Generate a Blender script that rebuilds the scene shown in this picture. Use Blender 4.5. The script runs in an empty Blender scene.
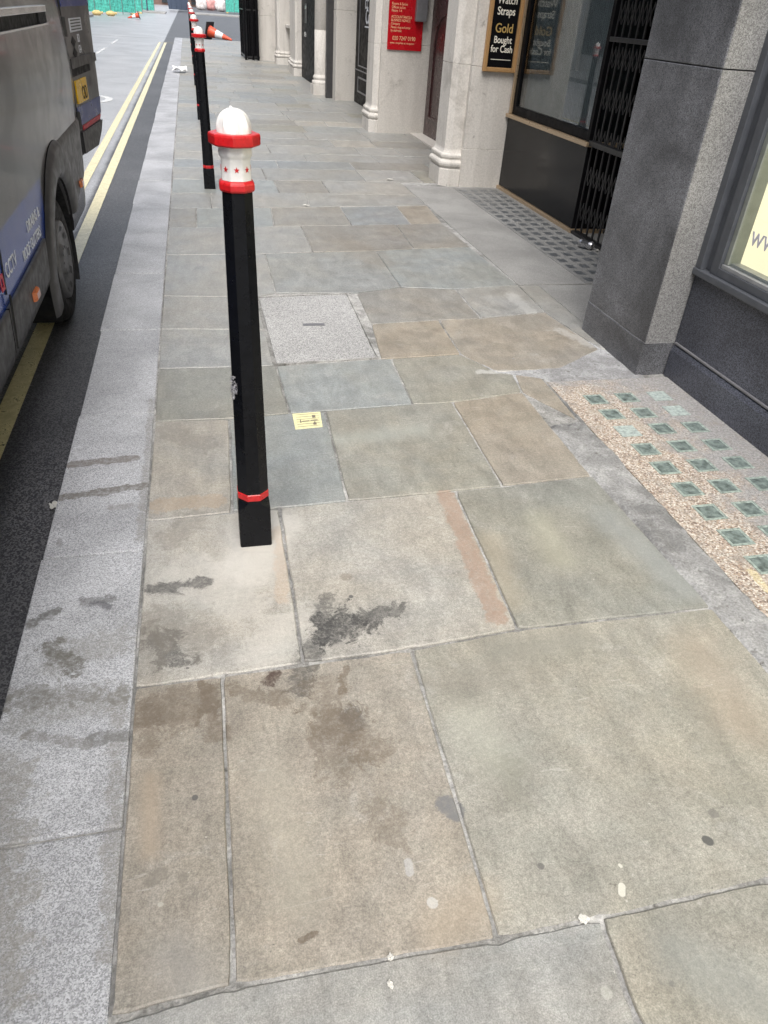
import bpy, bmesh, math, random
from mathutils import Vector, Matrix, noise
random.seed(11)
sc = bpy.context.scene
COL = sc.collection
PI = math.pi

# ------------------------------------------------------------------ nodes
def srgb(r, g, b):
    f = lambda c: (c/255/12.92) if c/255 <= .04045 else ((c/255+.055)/1.055)**2.4
    return (f(r), f(g), f(b), 1)

class NT:
    """small wrapper to write node trees tersely"""
    def __init__(s, name):
        s.m = bpy.data.materials.new(name); s.m.use_nodes = True
        s.t = s.m.node_tree; s.n = s.t.nodes; s.l = s.t.links
        s.b = s.n['Principled BSDF']; s.out = s.n['Material Output']
        s.co = None
    def node(s, typ, **kw):
        x = s.n.new(typ)
        for k, v in kw.items(): setattr(x, k, v)
        return x
    def put(s, sock, v):
        if hasattr(v, 'is_linked') or isinstance(v, bpy.types.NodeSocket): s.l.new(v, sock)
        else: sock.default_value = v
    def obj(s):
        if s.co is None: s.co = s.node('ShaderNodeTexCoord').outputs['Object']
        return s.co
    def mapped(s, scale, rot=(0,0,0), loc=(0,0,0)):
        x = s.node('ShaderNodeMapping'); s.l.new(s.obj(), x.inputs[0])
        x.inputs['Scale'].default_value = scale; x.inputs['Rotation'].default_value = rot; x.inputs['Location'].default_value = loc
        return x.outputs[0]
    def noise(s, scale, detail=4, rough=.55, dist=0, vec=None, col=False):
        x = s.node('ShaderNodeTexNoise'); s.put(x.inputs['Vector'], vec or s.obj())
        x.inputs['Scale'].default_value = scale; x.inputs['Detail'].default_value = detail
        x.inputs['Roughness'].default_value = rough; x.inputs['Distortion'].default_value = dist
        return x.outputs['Color' if col else 'Fac']
    def voro(s, scale, feature='F1', vec=None, out='Distance', rnd=1):
        x = s.node('ShaderNodeTexVoronoi', feature=feature); s.put(x.inputs['Vector'], vec or s.obj())
        x.inputs['Scale'].default_value = scale; x.inputs['Randomness'].default_value = rnd
        return x.outputs[out]
    def ramp(s, f, lo, hi, a=0., b=1., smooth=True):
        x = s.node('ShaderNodeMapRange', interpolation_type='SMOOTHSTEP' if smooth else 'LINEAR')
        s.put(x.inputs['Value'], f); s.put(x.inputs['From Min'], lo); s.put(x.inputs['From Max'], hi)
        s.put(x.inputs['To Min'], a); s.put(x.inputs['To Max'], b)
        return x.outputs['Result']
    def math(s, op, a, b=0., c=None, clamp=False):
        x = s.node('ShaderNodeMath', operation=op, use_clamp=clamp); s.put(x.inputs[0], a); s.put(x.inputs[1], b)
        if c is not None: s.put(x.inputs[2], c)
        return x.outputs[0]
    def mix(s, f, a, b, blend='MIX'):
        x = s.node('ShaderNodeMix', data_type='RGBA', blend_type=blend)
        s.put(x.inputs[0], f); s.put(x.inputs[6], a); s.put(x.inputs[7], b)
        return x.outputs[2]
    def val(s, c, f):
        """multiply a colour by a factor socket"""
        x = s.node('ShaderNodeVectorMath', operation='SCALE'); s.put(x.inputs[0], c if not isinstance(c, tuple) else c[:3]); s.put(x.inputs['Scale'], f)
        return x.outputs[0]
    def attr(s, name):
        x = s.node('ShaderNodeAttribute', attribute_name=name); return x.outputs['Color']
    def sep(s, v=None):
        x = s.node('ShaderNodeSeparateXYZ'); s.l.new(v or s.obj(), x.inputs[0]); return x.outputs
    def bump(s, h, strength=.3, dist=.004):
        x = s.node('ShaderNodeBump'); s.put(x.inputs['Height'], h)
        x.inputs['Strength'].default_value = strength; x.inputs['Distance'].default_value = dist
        s.l.new(x.outputs[0], s.b.inputs['Normal'])
    def fin(s, col=None, rough=None, metal=None, spec=None, coat=None):
        if col is not None: s.put(s.b.inputs['Base Color'], col)
        if rough is not None: s.put(s.b.inputs['Roughness'], rough)
        if metal is not None: s.put(s.b.inputs['Metallic'], metal)
        if spec is not None: s.put(s.b.inputs['Specular IOR Level'], spec)
        if coat is not None: s.b.inputs['Coat Weight'].default_value = coat; s.b.inputs['Coat Roughness'].default_value = .04
        return s.m

def plain(name, col, rough=.5, metal=0., var=.12, scale=14, spec=.5, coat=None, bump=0.):
    t = NT(name); n = t.noise(scale, 6, .62)
    c = t.val(col, t.ramp(n, .25, .75, 1-var, 1+var))
    if bump: t.bump(t.noise(scale*5, 4), bump, .002)
    return t.fin(c, t.ramp(t.noise(scale*.6, 4), .3, .7, max(.02, rough*.8), min(1, rough*1.2)), metal, spec, coat)

# mask of a stain: ragged capsule round the segment A-B
def stain_group():
    g = bpy.data.node_groups.new('StainMask', 'ShaderNodeTree')
    for nm, ty in (('P','NodeSocketVector'),('A','NodeSocketVector'),('B','NodeSocketVector'),('Radius','NodeSocketFloat'),('Soft','NodeSocketFloat'),('Rag','NodeSocketFloat'),('Speck','NodeSocketFloat'),('N1','NodeSocketFloat'),('N2','NodeSocketFloat')):
        g.interface.new_socket(nm, in_out='INPUT', socket_type=ty)
    g.interface.new_socket('Mask', in_out='OUTPUT', socket_type='NodeSocketFloat')
    n, l = g.nodes, g.links
    i = n.new('NodeGroupInput').outputs; o = n.new('NodeGroupOutput')
    def vm(op, a, b=None):
        x = n.new('ShaderNodeVectorMath'); x.operation = op; l.new(a, x.inputs[0])
        if b is not None: l.new(b, x.inputs[1])
        return x
    def m(op, a, b=None, c=None, clamp=False):
        x = n.new('ShaderNodeMath'); x.operation = op; x.use_clamp = clamp
        for k, v in enumerate((a, b, c)):
            if v is None: continue
            if isinstance(v, (int, float)): x.inputs[k].default_value = v
            else: l.new(v, x.inputs[k])
        return x.outputs[0]
    pa = vm('SUBTRACT', i['P'], i['A']).outputs[0]; ba = vm('SUBTRACT', i['B'], i['A']).outputs[0]
    h = m('DIVIDE', vm('DOT_PRODUCT', pa, ba).outputs['Value'], m('ADD', vm('DOT_PRODUCT', ba, ba).outputs['Value'], 1e-6), clamp=True)
    sc_ = n.new('ShaderNodeVectorMath'); sc_.operation = 'SCALE'; l.new(ba, sc_.inputs[0]); l.new(h, sc_.inputs['Scale'])
    d = vm('LENGTH', vm('SUBTRACT', pa, sc_.outputs[0]).outputs[0]).outputs['Value']
    d = m('DIVIDE', d, i['Radius'])
    d = m('MULTIPLY_ADD', m('SUBTRACT', i['N1'], .5), i['Rag'], d)
    mr = n.new('ShaderNodeMapRange'); mr.interpolation_type = 'SMOOTHSTEP'
    l.new(d, mr.inputs['Value']); l.new(m('SUBTRACT', 1., i['Soft']), mr.inputs['From Min']); mr.inputs['From Max'].default_value = 1.0001
    mr.inputs['To Min'].default_value = 1; mr.inputs['To Max'].default_value = 0
    mask = mr.outputs[0]
    # speckle: the mask thins into grains where N2 is low
    e = m('SUBTRACT', m('ADD', mask, i['N2']), 1.0)
    e2 = n.new('ShaderNodeMapRange'); l.new(e, e2.inputs['Value']); e2.inputs['From Min'].default_value = .25; e2.inputs['From Max'].default_value = .52
    mx = n.new('ShaderNodeMix'); mx.data_type = 'FLOAT'
    l.new(i['Speck'], mx.inputs[0]); l.new(mask, mx.inputs[2]); l.new(m('MULTIPLY', mask, e2.outputs[0]), mx.inputs[3])
    l.new(mx.outputs[0], o.inputs[0])
    return g
STAIN = stain_group()
def stains(t, col, lst, n1, n2):
    grain = t.ramp(n2, .32, .62, .5, 1.2)
    for (a, b, r, soft, rag, speck, amount, c) in lst:
        # each stain waits for the one before it (keeps the shader's working set small)
        seq = t.node('ShaderNodeVectorMath', operation='MULTIPLY_ADD'); t.put(seq.inputs[0], col); seq.inputs[1].default_value = (1e-7,)*3; t.l.new(t.obj(), seq.inputs[2])
        g = t.node('ShaderNodeGroup'); g.node_tree = STAIN
        t.l.new(seq.outputs[0], g.inputs['P']); g.inputs['A'].default_value = (*a, 0); g.inputs['B'].default_value = (*b, 0)
        g.inputs['Radius'].default_value = r; g.inputs['Soft'].default_value = soft*(.55 if rag >= 1 else 1)
        g.inputs['Rag'].default_value = rag*(2.6 if rag >= 1 else 1); g.inputs['Speck'].default_value = speck
        t.l.new(n1, g.inputs['N1']); t.l.new(n2, g.inputs['N2'])
        col = t.mix(t.math('MULTIPLY', t.math('MULTIPLY', g.outputs[0], amount), grain if rag >= 1 else 1., clamp=True), col, (*c, 1))
    return col

DK = (.045, .044, .042); BR = (.125, .098, .07); GU = (.085, .082, .08); WH = (.52, .51, .45); LM = (.52, .52, .50); MR = (.17,.155,.13)
PAVE_STAINS_AND_SHADE = [
 ((1.3407, 1.8421),(1.4176, 1.4472),0.13,1,0.9,0,0.5,(.245,.262,.262)),
 ((0.8639, 1.7903),(0.8222, 1.4918),0.09,1,0.9,0,0.35,(.36,.305,.22)),
 ((1.0839, 1.8773),(1.0603, 1.6527),0.1,1,0.9,0,0.4,(.37,.36,.28)),
 ((0.7179, 1.2977),(0.9634, 1.2974),0.09,1,0.9,0,0.5,(.20,.20,.175)),
 ((0.5569, 1.0802),(0.5911, 0.9548),0.12,1,0.9,0,0.4,(.35,.355,.30)),
 ((1.2961, 1.2031),(1.2561, 0.9586),0.14,1,0.9,0,0.35,(.36,.29,.225)),
 ((0.3398, 0.6101),(0.4355, 0.6498),0.08,1,0.9,0,0.4,(.33,.265,.19)),
 ((0.778, 0.4689),(0.8885, 0.3778),0.1,1,0.9,0,0.45,(.22,.235,.225)),
 ((0.0488, 0.9979),(0.0819, 0.7181),0.1,1,0.9,0,0.35,(.37,.35,.29)),
 ((-0.165, 0.6556),(-0.1124, 0.595),0.09,1,0.9,0,0.4,(.29,.285,.27)),
 ((-0.215, 1.0458),(-0.2086, 0.8777),0.04,1,0.9,0,0.5,(.36,.29,.215)),
 ((0.4743, 2.5255),(0.827, 2.5721),0.1,1,0.9,0,0.4,(.34,.36,.33)),
 ((2.7432, 4.1335),(2.7777, 3.6005),0.1,1,0.9,0,0.3,(.3,.3,.3)),
 ((0.027, 1.8769),(0.1425, 1.8711),0.035,0.9,1.2,0.5,0.5,(.20,.19,.17)),  # dirt before the nearest bollard's base, deepened as painted contact shadow
 ((0.0352, 2.0211),(0.0327, 1.8655),0.03,0.9,1.4,0.5,0.45,(.20,.19,.17)),  # dirt on the base's kerb side, also deepened as painted shade
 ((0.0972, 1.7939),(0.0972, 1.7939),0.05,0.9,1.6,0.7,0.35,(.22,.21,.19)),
 ((0.0472, 1.8424),(0.1195, 1.8319),0.01,0.8,0.6,0,0.6,(.12,.115,.105)),  # contact shadow painted tight along the front foot of the nearest bollard
 ((0.0582, 1.7744),(0.1327, 1.9786),0.17,0.9,0.95,0,0.8,(.56,.54,.50)),
 ((-0.1245, 1.7528),(0.018, 1.6163),0.12,0.9,1.2,0,0.35,(.56,.54,.50)),
 ((0.1814, 1.5049),(0.0647, 1.4046),0.1,0.9,1.2,0.3,0.4,(.55,.53,.49)),
 ((0.2587, 1.4434),(0.3056, 1.4644),0.085,0.8,1.9,0.75,0.8,DK),
 ((0.1935, 1.3836),(0.1489, 1.248),0.05,0.8,1.9,0.8,0.6,DK),
 ((0.3537, 1.486),(0.4628, 1.5031),0.045,0.8,2.2,0.9,0.7,DK),
 ((0.2653, 1.578),(0.2317, 1.4159),0.04,0.8,2.0,0.9,0.6,DK),
 ((-0.2398, 1.7006),(-0.0806, 1.7131),0.03,0.8,1.8,0.3,0.72,DK),
 ((-0.2054, 1.4867),(-0.165, 1.4237),0.07,0.9,2.0,0.7,0.7,DK),
 ((-0.2076, 1.5665),(-0.099, 1.4695),0.1,1,1.4,0.5,0.5,MR),
 ((-0.2264, 1.3453),(-0.2334, 1.5303),0.06,1,1.6,0.5,0.5,MR),
 ((-0.222, 1.231),(-0.09, 1.2557),0.075,0.6,1.6,0.35,0.55,BR),
 ((-0.0894, 1.2885),(-0.0689, 1.1441),0.035,0.8,2.0,0.5,0.6,BR),
 ((-0.2186, 1.1416),(-0.222, 1.231),0.04,0.8,1.6,0.3,0.5,BR),
 ((-0.0147, 1.2758),(0.1198, 1.2198),0.035,0.9,2.2,0.7,0.55,BR),
 ((0.0702, 1.2851),(0.0881, 1.3098),0.022,0.8,1.8,0.6,0.85,(.07,.045,.035)),
 ((0.2634, 1.1564),(0.2725, 1.1235),0.035,0.9,1.8,0.7,0.7,GU),
 ((0.2768, 1.3032),(0.2558, 1.2298),0.018,0.9,2.0,0.6,0.65,BR),
 ((0.2222, 1.1384),(0.2929, 1.0509),0.085,1,1.9,0.85,0.5,BR),
 ((0.2124, 1.2372),(0.2147, 1.0222),0.1,1,1.9,0.92,0.45,BR),
 ((0.3017, 0.8272),(0.2799, 0.8794),0.06,1,1.8,0.92,0.4,BR),
 ((-0.2098, 0.8083),(-0.1833, 0.8196),0.018,0.6,1.5,0.2,0.6,MR),
 ((-0.1424, 0.8077),(-0.1404, 0.8052),0.012,0.6,1.5,0.2,0.55,MR),
 ((0.0726, 0.6441),(0.1043, 0.6525),0.007,0.6,1.6,0.3,0.8,BR),
 ((-0.2187, 2.6866),(-0.0825, 2.5484),0.08,0.9,1.8,0.4,0.5,MR),
 ((-0.2235, 2.1463),(-0.0371, 2.1527),0.045,0.3,1.2,0.2,0.45,(.36,.27,.18)),
 ((-0.1231, 2.0429),(-0.1866, 1.9396),0.06,0.8,1.5,0.3,0.4,MR),
 ((0.7934, 2.0763),(0.7546, 1.4226),0.038,0.45,1.0,0.35,0.62,(.285,.19,.14)),
 ((0.3429, 1.6731),(0.3482, 1.6675),0.022,0.8,1.4,0.3,0.45,BR),
 ((0.1631, 1.9457),(0.1425, 1.597),0.025,0.7,1.4,0.2,0.35,(.45,.33,.23)),
 ((0.5188, 1.2199),(0.7464, 1.2176),0.1,1,1.5,0.4,0.3,(.20,.19,.165)),
 ((0.9586, 5.7899),(1.185, 4.99),0.16,1,1.4,0.2,0.3,(.20,.175,.14)),
 ((1.2694, 3.6185),(1.3805, 3.8438),0.05,1,1.4,0.2,0.3,(.42,.36,.28)),
 ((1.2872, 3.1249),(1.7055, 3.0894),0.028,0.8,1.4,0.3,0.6,LM),
 ((1.7055, 3.0894),(2.0101, 3.1136),0.035,0.9,1.4,0.3,0.65,LM),
 ((2.0101, 3.1136),(2.1665, 3.5605),0.03,0.9,1.5,0.3,0.6,LM),
 ((1.9576, 3.651),(2.0353, 3.4213),0.05,1,1.5,0.4,0.4,LM),
 ((1.8965, 4.2444),(1.894, 3.9513),0.06,0.9,1.6,0.3,0.4,LM),
 ((0.3444, 1.5793),(0.3444, 1.5793),0.0085,0.3,0.25,0,0.9,GU),
 ((1.0265, 0.7339),(1.0288, 0.7335),0.013,0.25,0.35,0,0.55,(.11,.105,.10)),
 ((0.974, 0.6778),(0.9771, 0.6749),0.012,0.25,0.5,0,0.9,(.07,.07,.07)),
 ((-0.1172, 0.9821),(-0.1172, 0.9821),0.0085,0.3,0.3,0,0.85,GU),
 ((0.5857, 0.6922),(0.5857, 0.6922),0.009,0.3,0.3,0,0.7,GU),
 ((0.7361, 0.6206),(0.7291, 0.6074),0.0085,0.2,0.5,0,0.95,WH),
 ((0.7538, 0.6625),(0.7548, 0.66),0.0045,0.3,0.5,0,0.9,WH),
 ((0.3391, 0.6644),(0.3405, 0.6621),0.012,0.25,0.4,0,0.6,(.50,.50,.48)),
 ((0.312, 0.7529),(0.3108, 0.7316),0.011,0.3,0.9,0.1,0.5,(.44,.44,.44)),
 ((0.6107, 0.4469),(0.6118, 0.445),0.012,0.3,0.5,0,0.35,(.5,.5,.45)),
 ((-0.1339, 1.3716),(-0.1313, 1.3711),0.004,0.3,0.3,0,0.8,GU),
 ((-0.1855, 0.76),(-0.1837, 0.7597),0.006,0.3,0.5,0,0.4,WH),
 ((0.4315, 0.8663),(0.4435, 0.8442),0.026,0.3,1.0,0.1,0.9,(.155,.155,.155)),
 ((0.6944, 1.9429),(0.6979, 1.9424),0.012,0.5,0.8,0,0.35,(.55,.53,.48)),
 ((0.6102, 0.9513),(0.581, 0.849),0.05,1,1.8,0.8,0.3,(.15,.15,.12)),
 ((1.1613, 1.0415),(1.1267, 0.7753),0.08,1,1.8,0.85,0.28,(.15,.15,.13))]
KERB_STAINS = [
 ((-0.5232, 1.2681),(-0.3202, 1.2951),0.07,1,1.3,0.8,0.45,(.20,.195,.175)),
 ((-0.4574, 1.4537),(-0.3109, 1.5038),0.08,1,1.3,0.5,0.45,(.20,.195,.175)),
 ((-0.301, 1.2918),(-0.2689, 0.6935),0.03,1,1.6,0.5,0.5,(.2,.19,.17)),
 ((-0.2794, 2.9651),(-0.2804, 1.9529),0.02,1,1.5,0.5,0.5,(.2,.19,.17)),
 ((-0.5455, 2.4524),(-0.3239, 2.4767),0.026,0.45,1.1,0.15,0.78,(.17,.155,.14)),
 ((-0.5521, 2.2331),(-0.2891, 2.2761),0.026,0.45,1.2,0.15,0.8,(.15,.14,.125)),
 ((-0.3814, 2.1491),(-0.3233, 2.1596),0.02,0.8,1.4,0.3,0.5,(.2,.19,.18)),
 ((-0.4187, 1.6753),(-0.3446, 1.6724),0.022,0.7,1.6,0.4,0.75,(.12,.12,.12)),
 ((-0.3902, 1.6622),(-0.3533, 1.6437),0.016,0.7,1.6,0.3,0.7,(.10,.10,.11)),
 ((-0.5541, 1.6014),(-0.483, 1.6513),0.02,0.8,1.8,0.5,0.8,(.13,.13,.125)),
 ((-0.5004, 1.4971),(-0.4176, 1.4293),0.045,0.9,1.8,0.7,0.8,(.12,.115,.10)),
 ((-0.5604, 1.3522),(-0.2973, 1.3074),0.045,1,1.8,0.8,0.6,(.16,.155,.14)),
 ((-0.5779, 1.3235),(-0.4631, 1.3196),0.03,0.6,1.5,0.3,0.6,(.15,.145,.13)),
 ((-0.3512, 1.1793),(-0.2841, 1.1819),0.022,0.5,1.5,0.3,0.7,(.15,.15,.145)),
 ((-0.493, 1.2187),(-0.3655, 1.1676),0.016,0.5,1.6,0.3,0.6,(.18,.175,.165)),
 ((-0.5415, 1.1309),(-0.4565, 0.68),0.09,1,1.4,0.6,0.55,(.22,.21,.185)),
 ((-0.5232, 1.9611),(-0.5267, 1.9879),0.01,0.5,1,0.2,0.6,(.2,.2,.2))]
PEBBLE_STAINS = [
 ((1.6829, 2.6403),(1.8338, 2.5083),0.05,0.9,1.4,0.4,0.5,(.40,.36,.30)),
 ((1.6827, 1.4976),(1.6771, 1.4076),0.02,0.6,1.4,0.5,0.6,(.60,.52,.30))]


def mat_paving():
    t = NT('york_stone')
    base = t.attr('Col')
    big = t.noise(1.7, 6, .6, .6); mid = t.noise(7, 7, .65, .3); fine = t.noise(95, 4, .7); grit = t.noise(330, 2, .6)
    wave = t.noise(5, 6, .6, 1.2, vec=t.mapped((1, 3.2, 1), (0, 0, .5)))
    c = t.mix(t.ramp(big, .34, .66, 0, .4), base, t.mix(1, base, (1.13, 1.02, .86, 1), 'MULTIPLY'))
    c = t.mix(t.ramp(wave, .40, .64, 0, .24), c, t.mix(1, c, (.80, .87, .86, 1), 'MULTIPLY'))
    c = t.val(c, t.ramp(mid, .28, .74, .88, 1.11))
    big2 = t.noise(3.3, 8, .7, 1.1, vec=t.mapped((1,1,1), loc=(4,9,2)))
    c = t.mix(t.ramp(big2, .52, .60, 0, .15), c, t.mix(1, c, (.78, .77, .76, 1), 'MULTIPLY'))
    c = t.mix(t.ramp(t.noise(6.5, 8, .72, .8, vec=t.mapped((1,1,1), loc=(1,5,8))), .56, .68, 0, .26), c, (.40, .39, .365, 1))
    riven = t.noise(16, 8, .74, .5, vec=t.mapped((1, .35, 1), (0, 0, -.25)))
    c = t.val(c, t.ramp(riven, .30, .70, .86, 1.13))
    c = t.val(c, t.ramp(fine, .28, .72, .84, 1.15))
    c = t.val(c, t.ramp(grit, .25, .75, .74, 1.26))
    c = t.mix(t.math('MULTIPLY', t.ramp(t.noise(21, 9, .8, .3, vec=t.mapped((1,1,1), loc=(8,1,4))), .56, .68), t.ramp(t.noise(1.9, 4, .6), .44, .60, 0, .55)), c, (.115, .108, .095, 1))
    c = t.mix(t.math('MULTIPLY', t.ramp(t.noise(75, 4, .7, vec=t.mapped((1,1,1), loc=(2,6,4))), .66, .72), .75), c, (.085, .08, .072, 1))
    c = t.mix(t.ramp(t.noise(38, 2, .5, 2.5, vec=t.mapped((.16, 1.4, 1), (0, 0, .6))), .70, .74, 0, .3), c, (.48, .47, .44, 1))
    # pits, grime flecks and pale crumbs
    c = t.mix(t.math('MULTIPLY', t.ramp(t.noise(42, 5, .7), .62, .74), t.ramp(t.noise(3.1, 3), .42, .62)), c, (.10, .092, .08, 1))
    c = t.mix(t.math('MULTIPLY', t.ramp(t.noise(58, 3, .6, vec=t.mapped((1,1,1), loc=(7,3,1))), .70, .76), .6), c, (.55, .53, .48, 1))
    sp = t.voro(2.6, out='Distance'); c = t.mix(t.ramp(sp, .022, .030, .55, 0), c, (.10, .096, .09, 1))
    sp = t.voro(1.15, out='Distance', vec=t.mapped((1,1,1), loc=(3.3,1.2,0))); c = t.mix(t.ramp(sp, .010, .014, .6, 0), c, (.6, .58, .52, 1))
    n1 = t.noise(17, 11, .80, .5); n2 = t.math('ADD', t.math('MULTIPLY', t.noise(40, 9, .82), .6), t.math('MULTIPLY', t.noise(130, 5, .8), .4))
    c = stains(t, c, PAVE_STAINS_AND_SHADE, n1, n2)
    t.bump(t.math('ADD', t.math('MULTIPLY', mid, .9), t.math('ADD', t.math('MULTIPLY', fine, .35), t.math('ADD', t.math('MULTIPLY', riven, .5), t.math('MULTIPLY', grit, .12)))), .5, .006)
    return t.fin(c, t.ramp(mid, .3, .7, .36, .54), 0, .55)

def mat_mortar(name='mortar', col=(.17, .168, .16, 1), hi=(.43, .425, .41, 1)):
    t = NT(name)
    n = t.noise(11, 7, .7, .5); f = t.noise(120, 4, .7)
    c = t.mix(t.math('ADD', t.math('MULTIPLY', t.ramp(n, .42, .62), .5), t.ramp(t.noise(1.3, 3), .42, .58, 0, .5)), col, hi)
    c = t.mix(t.ramp(t.noise(26, 6, .7), .56, .70), c, (.13, .125, .115, 1))
    c = t.val(c, t.ramp(f, .25, .75, .7, 1.3))
    t.bump(t.math('ADD', n, t.math('MULTIPLY', f, .6)), .9, .008)
    return t.fin(c, .85, 0, .3)

def mat_granite(name, lo, hi, scale=150, contrast=.10, rough=.6, stain=None, blot=.12, spec=.5, bump=.25):
    t = NT(name)
    a = t.noise(scale, 2, .6); v = t.sep(t.voro(scale*.7, out='Color')); a2 = t.noise(scale*.33, 3, .7)
    f = t.math('ADD', t.math('ADD', t.math('MULTIPLY', a, .38), t.math('MULTIPLY', v[0], .34)), t.math('MULTIPLY', a2, .28))
    c = t.mix(t.ramp(f, .5-contrast, .5+contrast), lo, hi)
    c = t.val(c, t.ramp(t.noise(2.2, 6, .62, .4), .3, .7, 1-blot, 1+blot))
    if stain:
        n1 = t.noise(16, 9, .75, .4); n2 = t.noise(55, 7, .76)
        c = stains(t, c, stain, n1, n2)
    t.bump(f, bump, .003)
    return t.fin(c, rough, 0, spec)

def mat_asphalt():
    t = NT('asphalt')
    a = t.noise(260, 3, .75); v = t.sep(t.voro(190, out='Color'))[1]
    f = t.math('ADD', t.math('MULTIPLY', a, .6), t.math('MULTIPLY', v, .4))
    x, y, z = t.sep()
    lane = t.ramp(t.math('ADD', x, t.math('MULTIPLY', t.noise(2.5, 5), .06)), -1.0, -.93, 1, 0)
    c = t.mix(lane, t.mix(t.ramp(f, .42, .62), (.024, .024, .026, 1), (.115, .115, .116, 1)), t.mix(t.ramp(f, .40, .60), (.18, .18, .183, 1), (.44, .44, .445, 1)))
    c = t.val(c, t.ramp(t.noise(.8, 6, .6, .5), .3, .7, .8, 1.25))
    c = t.mix(t.ramp(t.noise(34, 2, .5), .75, .78), c, (.32, .31, .28, 1))
    t.bump(f, t.ramp(lane, 0, 1, .45, .15) if False else .22, .005)
    return t.fin(c, t.ramp(lane, 0, 1, .5, .30), 0, .8)

def mat_roadpaint(name, col):
    t = NT(name); f = t.noise(140, 4, .8); w = t.noise(16, 6, .72)
    c = t.val(col, t.ramp(w, .3, .7, .75, 1.1))
    c = t.mix(t.ramp(t.math('ADD', t.math('MULTIPLY', f, .55), t.math('MULTIPLY', w, .45)), .555, .60), c, (.06, .06, .062, 1))
    t.bump(f, .25, .003)
    return t.fin(c, .26, 0, 1.0)

def mat_stone(name, col=(.60, .575, .535, 1), seed=0.):
    t = NT(name)
    streak = t.noise(5, 6, .65, .4, vec=t.mapped((1, 1, .16), loc=(seed, 0, 0)))
    blot = t.noise(2.6, 7, .66, .6, vec=t.mapped((1, 1, 1), loc=(seed, 2, 0)))
    fine = t.noise(60, 4, .7)
    c = t.mix(t.ramp(streak, .42, .66, 0, .5), col, (.45, .425, .39, 1))
    c = t.mix(t.ramp(blot, .55, .72, 0, .6), c, (.32, .30, .27, 1))
    c = t.mix(t.ramp(t.noise(9, 7, .72, .5), .60, .74, 0, .6), c, (.16, .15, .135, 1))
    c = t.val(c, t.ramp(fine, .25, .75, .88, 1.12))
    t.bump(t.math('ADD', blot, t.math('MULTIPLY', fine, .5)), .35, .006)
    return t.fin(c, .8, 0, .3)

def mat_paint_van():
    """dark grey van paint; the blue wrap is part of the livery, bounded in the van's own y and z"""
    t = NT('van_paint'); x, y, z = t.sep()
    top = t.ramp(y, 2.7, 4.1, .708, .722, smooth=False)
    fade = t.ramp(t.math('SUBTRACT', z, top), -.012, .012, 1, 0)
    rear = t.ramp(y, 3.80, 3.86, 1, 0)
    f = t.math('MULTIPLY', fade, rear)
    dirt = t.noise(7, 6, .65)
    c = t.mix(f, (.036, .034, .037, 1), (.016, .056, .30, 1))
    c = t.val(c, t.ramp(dirt, .3, .7, .88, 1.12))
    t.b.inputs['Coat Weight'].default_value = .10; t.b.inputs['Coat Roughness'].default_value = .03
    return t.fin(c, t.ramp(dirt, .3, .7, .14, .22), .1, .32)

def mat_glass(name, tint=(.9, .95, .95, 1), refl=1.5, rough=.0):
    """thin sheet of glass: clear, with Fresnel reflection"""
    t = NT(name); t.n.remove(t.b)
    tr = t.node('ShaderNodeBsdfTransparent'); tr.inputs[0].default_value = tint
    gl = t.node('ShaderNodeBsdfGlossy'); gl.inputs['Roughness'].default_value = rough; gl.inputs['Color'].default_value = (1, 1, 1, 1)
    lw = t.node('ShaderNodeLayerWeight'); lw.inputs['Blend'].default_value = .5
    f0 = ((refl-1)/(refl+1))**2
    fr = t.math('MULTIPLY_ADD', t.math('POWER', lw.outputs['Facing'], 4.2), 1-f0, f0)
    mx = t.node('ShaderNodeMixShader'); t.l.new(fr, mx.inputs[0]); t.l.new(tr.outputs[0], mx.inputs[1]); t.l.new(gl.outputs[0], mx.inputs[2])
    t.l.new(mx.outputs[0], t.out.inputs[0])
    return t.m

def mat_emit(name, col, strength, base=.6):
    t = NT(name)
    n = t.noise(1.6, 3)
    c = t.val(col, t.ramp(n, .3, .7, .93, 1.05))
    t.put(t.b.inputs['Emission Color'], c); t.b.inputs['Emission Strength'].default_value = strength
    return t.fin(t.val(col, base), .6)

def mat_pebble():
    t = NT('pebble_aggregate')
    v = t.node('ShaderNodeTexVoronoi'); t.l.new(t.obj(), v.inputs['Vector']); v.inputs['Scale'].default_value = 150
    s = t.sep(v.outputs['Color'])
    d = v.outputs['Distance']
    c = t.mix(s[0], (.36, .27, .20, 1), (.52, .475, .42, 1))
    c = t.mix(t.ramp(s[1], .72, .80), c, (.64, .60, .54, 1))
    c = t.mix(t.ramp(s[2], .80, .85), c, (.20, .15, .12, 1))
    c = t.mix(t.ramp(d, .50, .85), c, (.30, .25, .20, 1))
    x, y, z = t.sep()
    n = t.noise(6, 7, .68, .6)
    wall = t.ramp(t.math('ADD', t.math('MULTIPLY', t.math('SUBTRACT', n, .5), .9), x), 1.80, 2.06)
    wall = t.math('MAXIMUM', wall, t.ramp(t.math('ADD', t.math('MULTIPLY', t.math('SUBTRACT', n, .5), .5), y), 2.86, 3.02))
    f = t.noise(90, 5, .75)
    gm = t.mix(t.ramp(f, .3, .7), (.17, .17, .17, 1), (.40, .40, .40, 1))
    c = t.mix(t.math('MULTIPLY', wall, .88), c, gm)
    c = t.mix(t.ramp(t.noise(11, 8, .74), .48, .66, 0, .72), c, (.27, .245, .215, 1))
    c = stains(t, c, PEBBLE_STAINS, n, f)
    t.bump(t.math('SUBTRACT', 1., d), .7, .006)
    return t.fin(c, .7, 0, .4)

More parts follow.
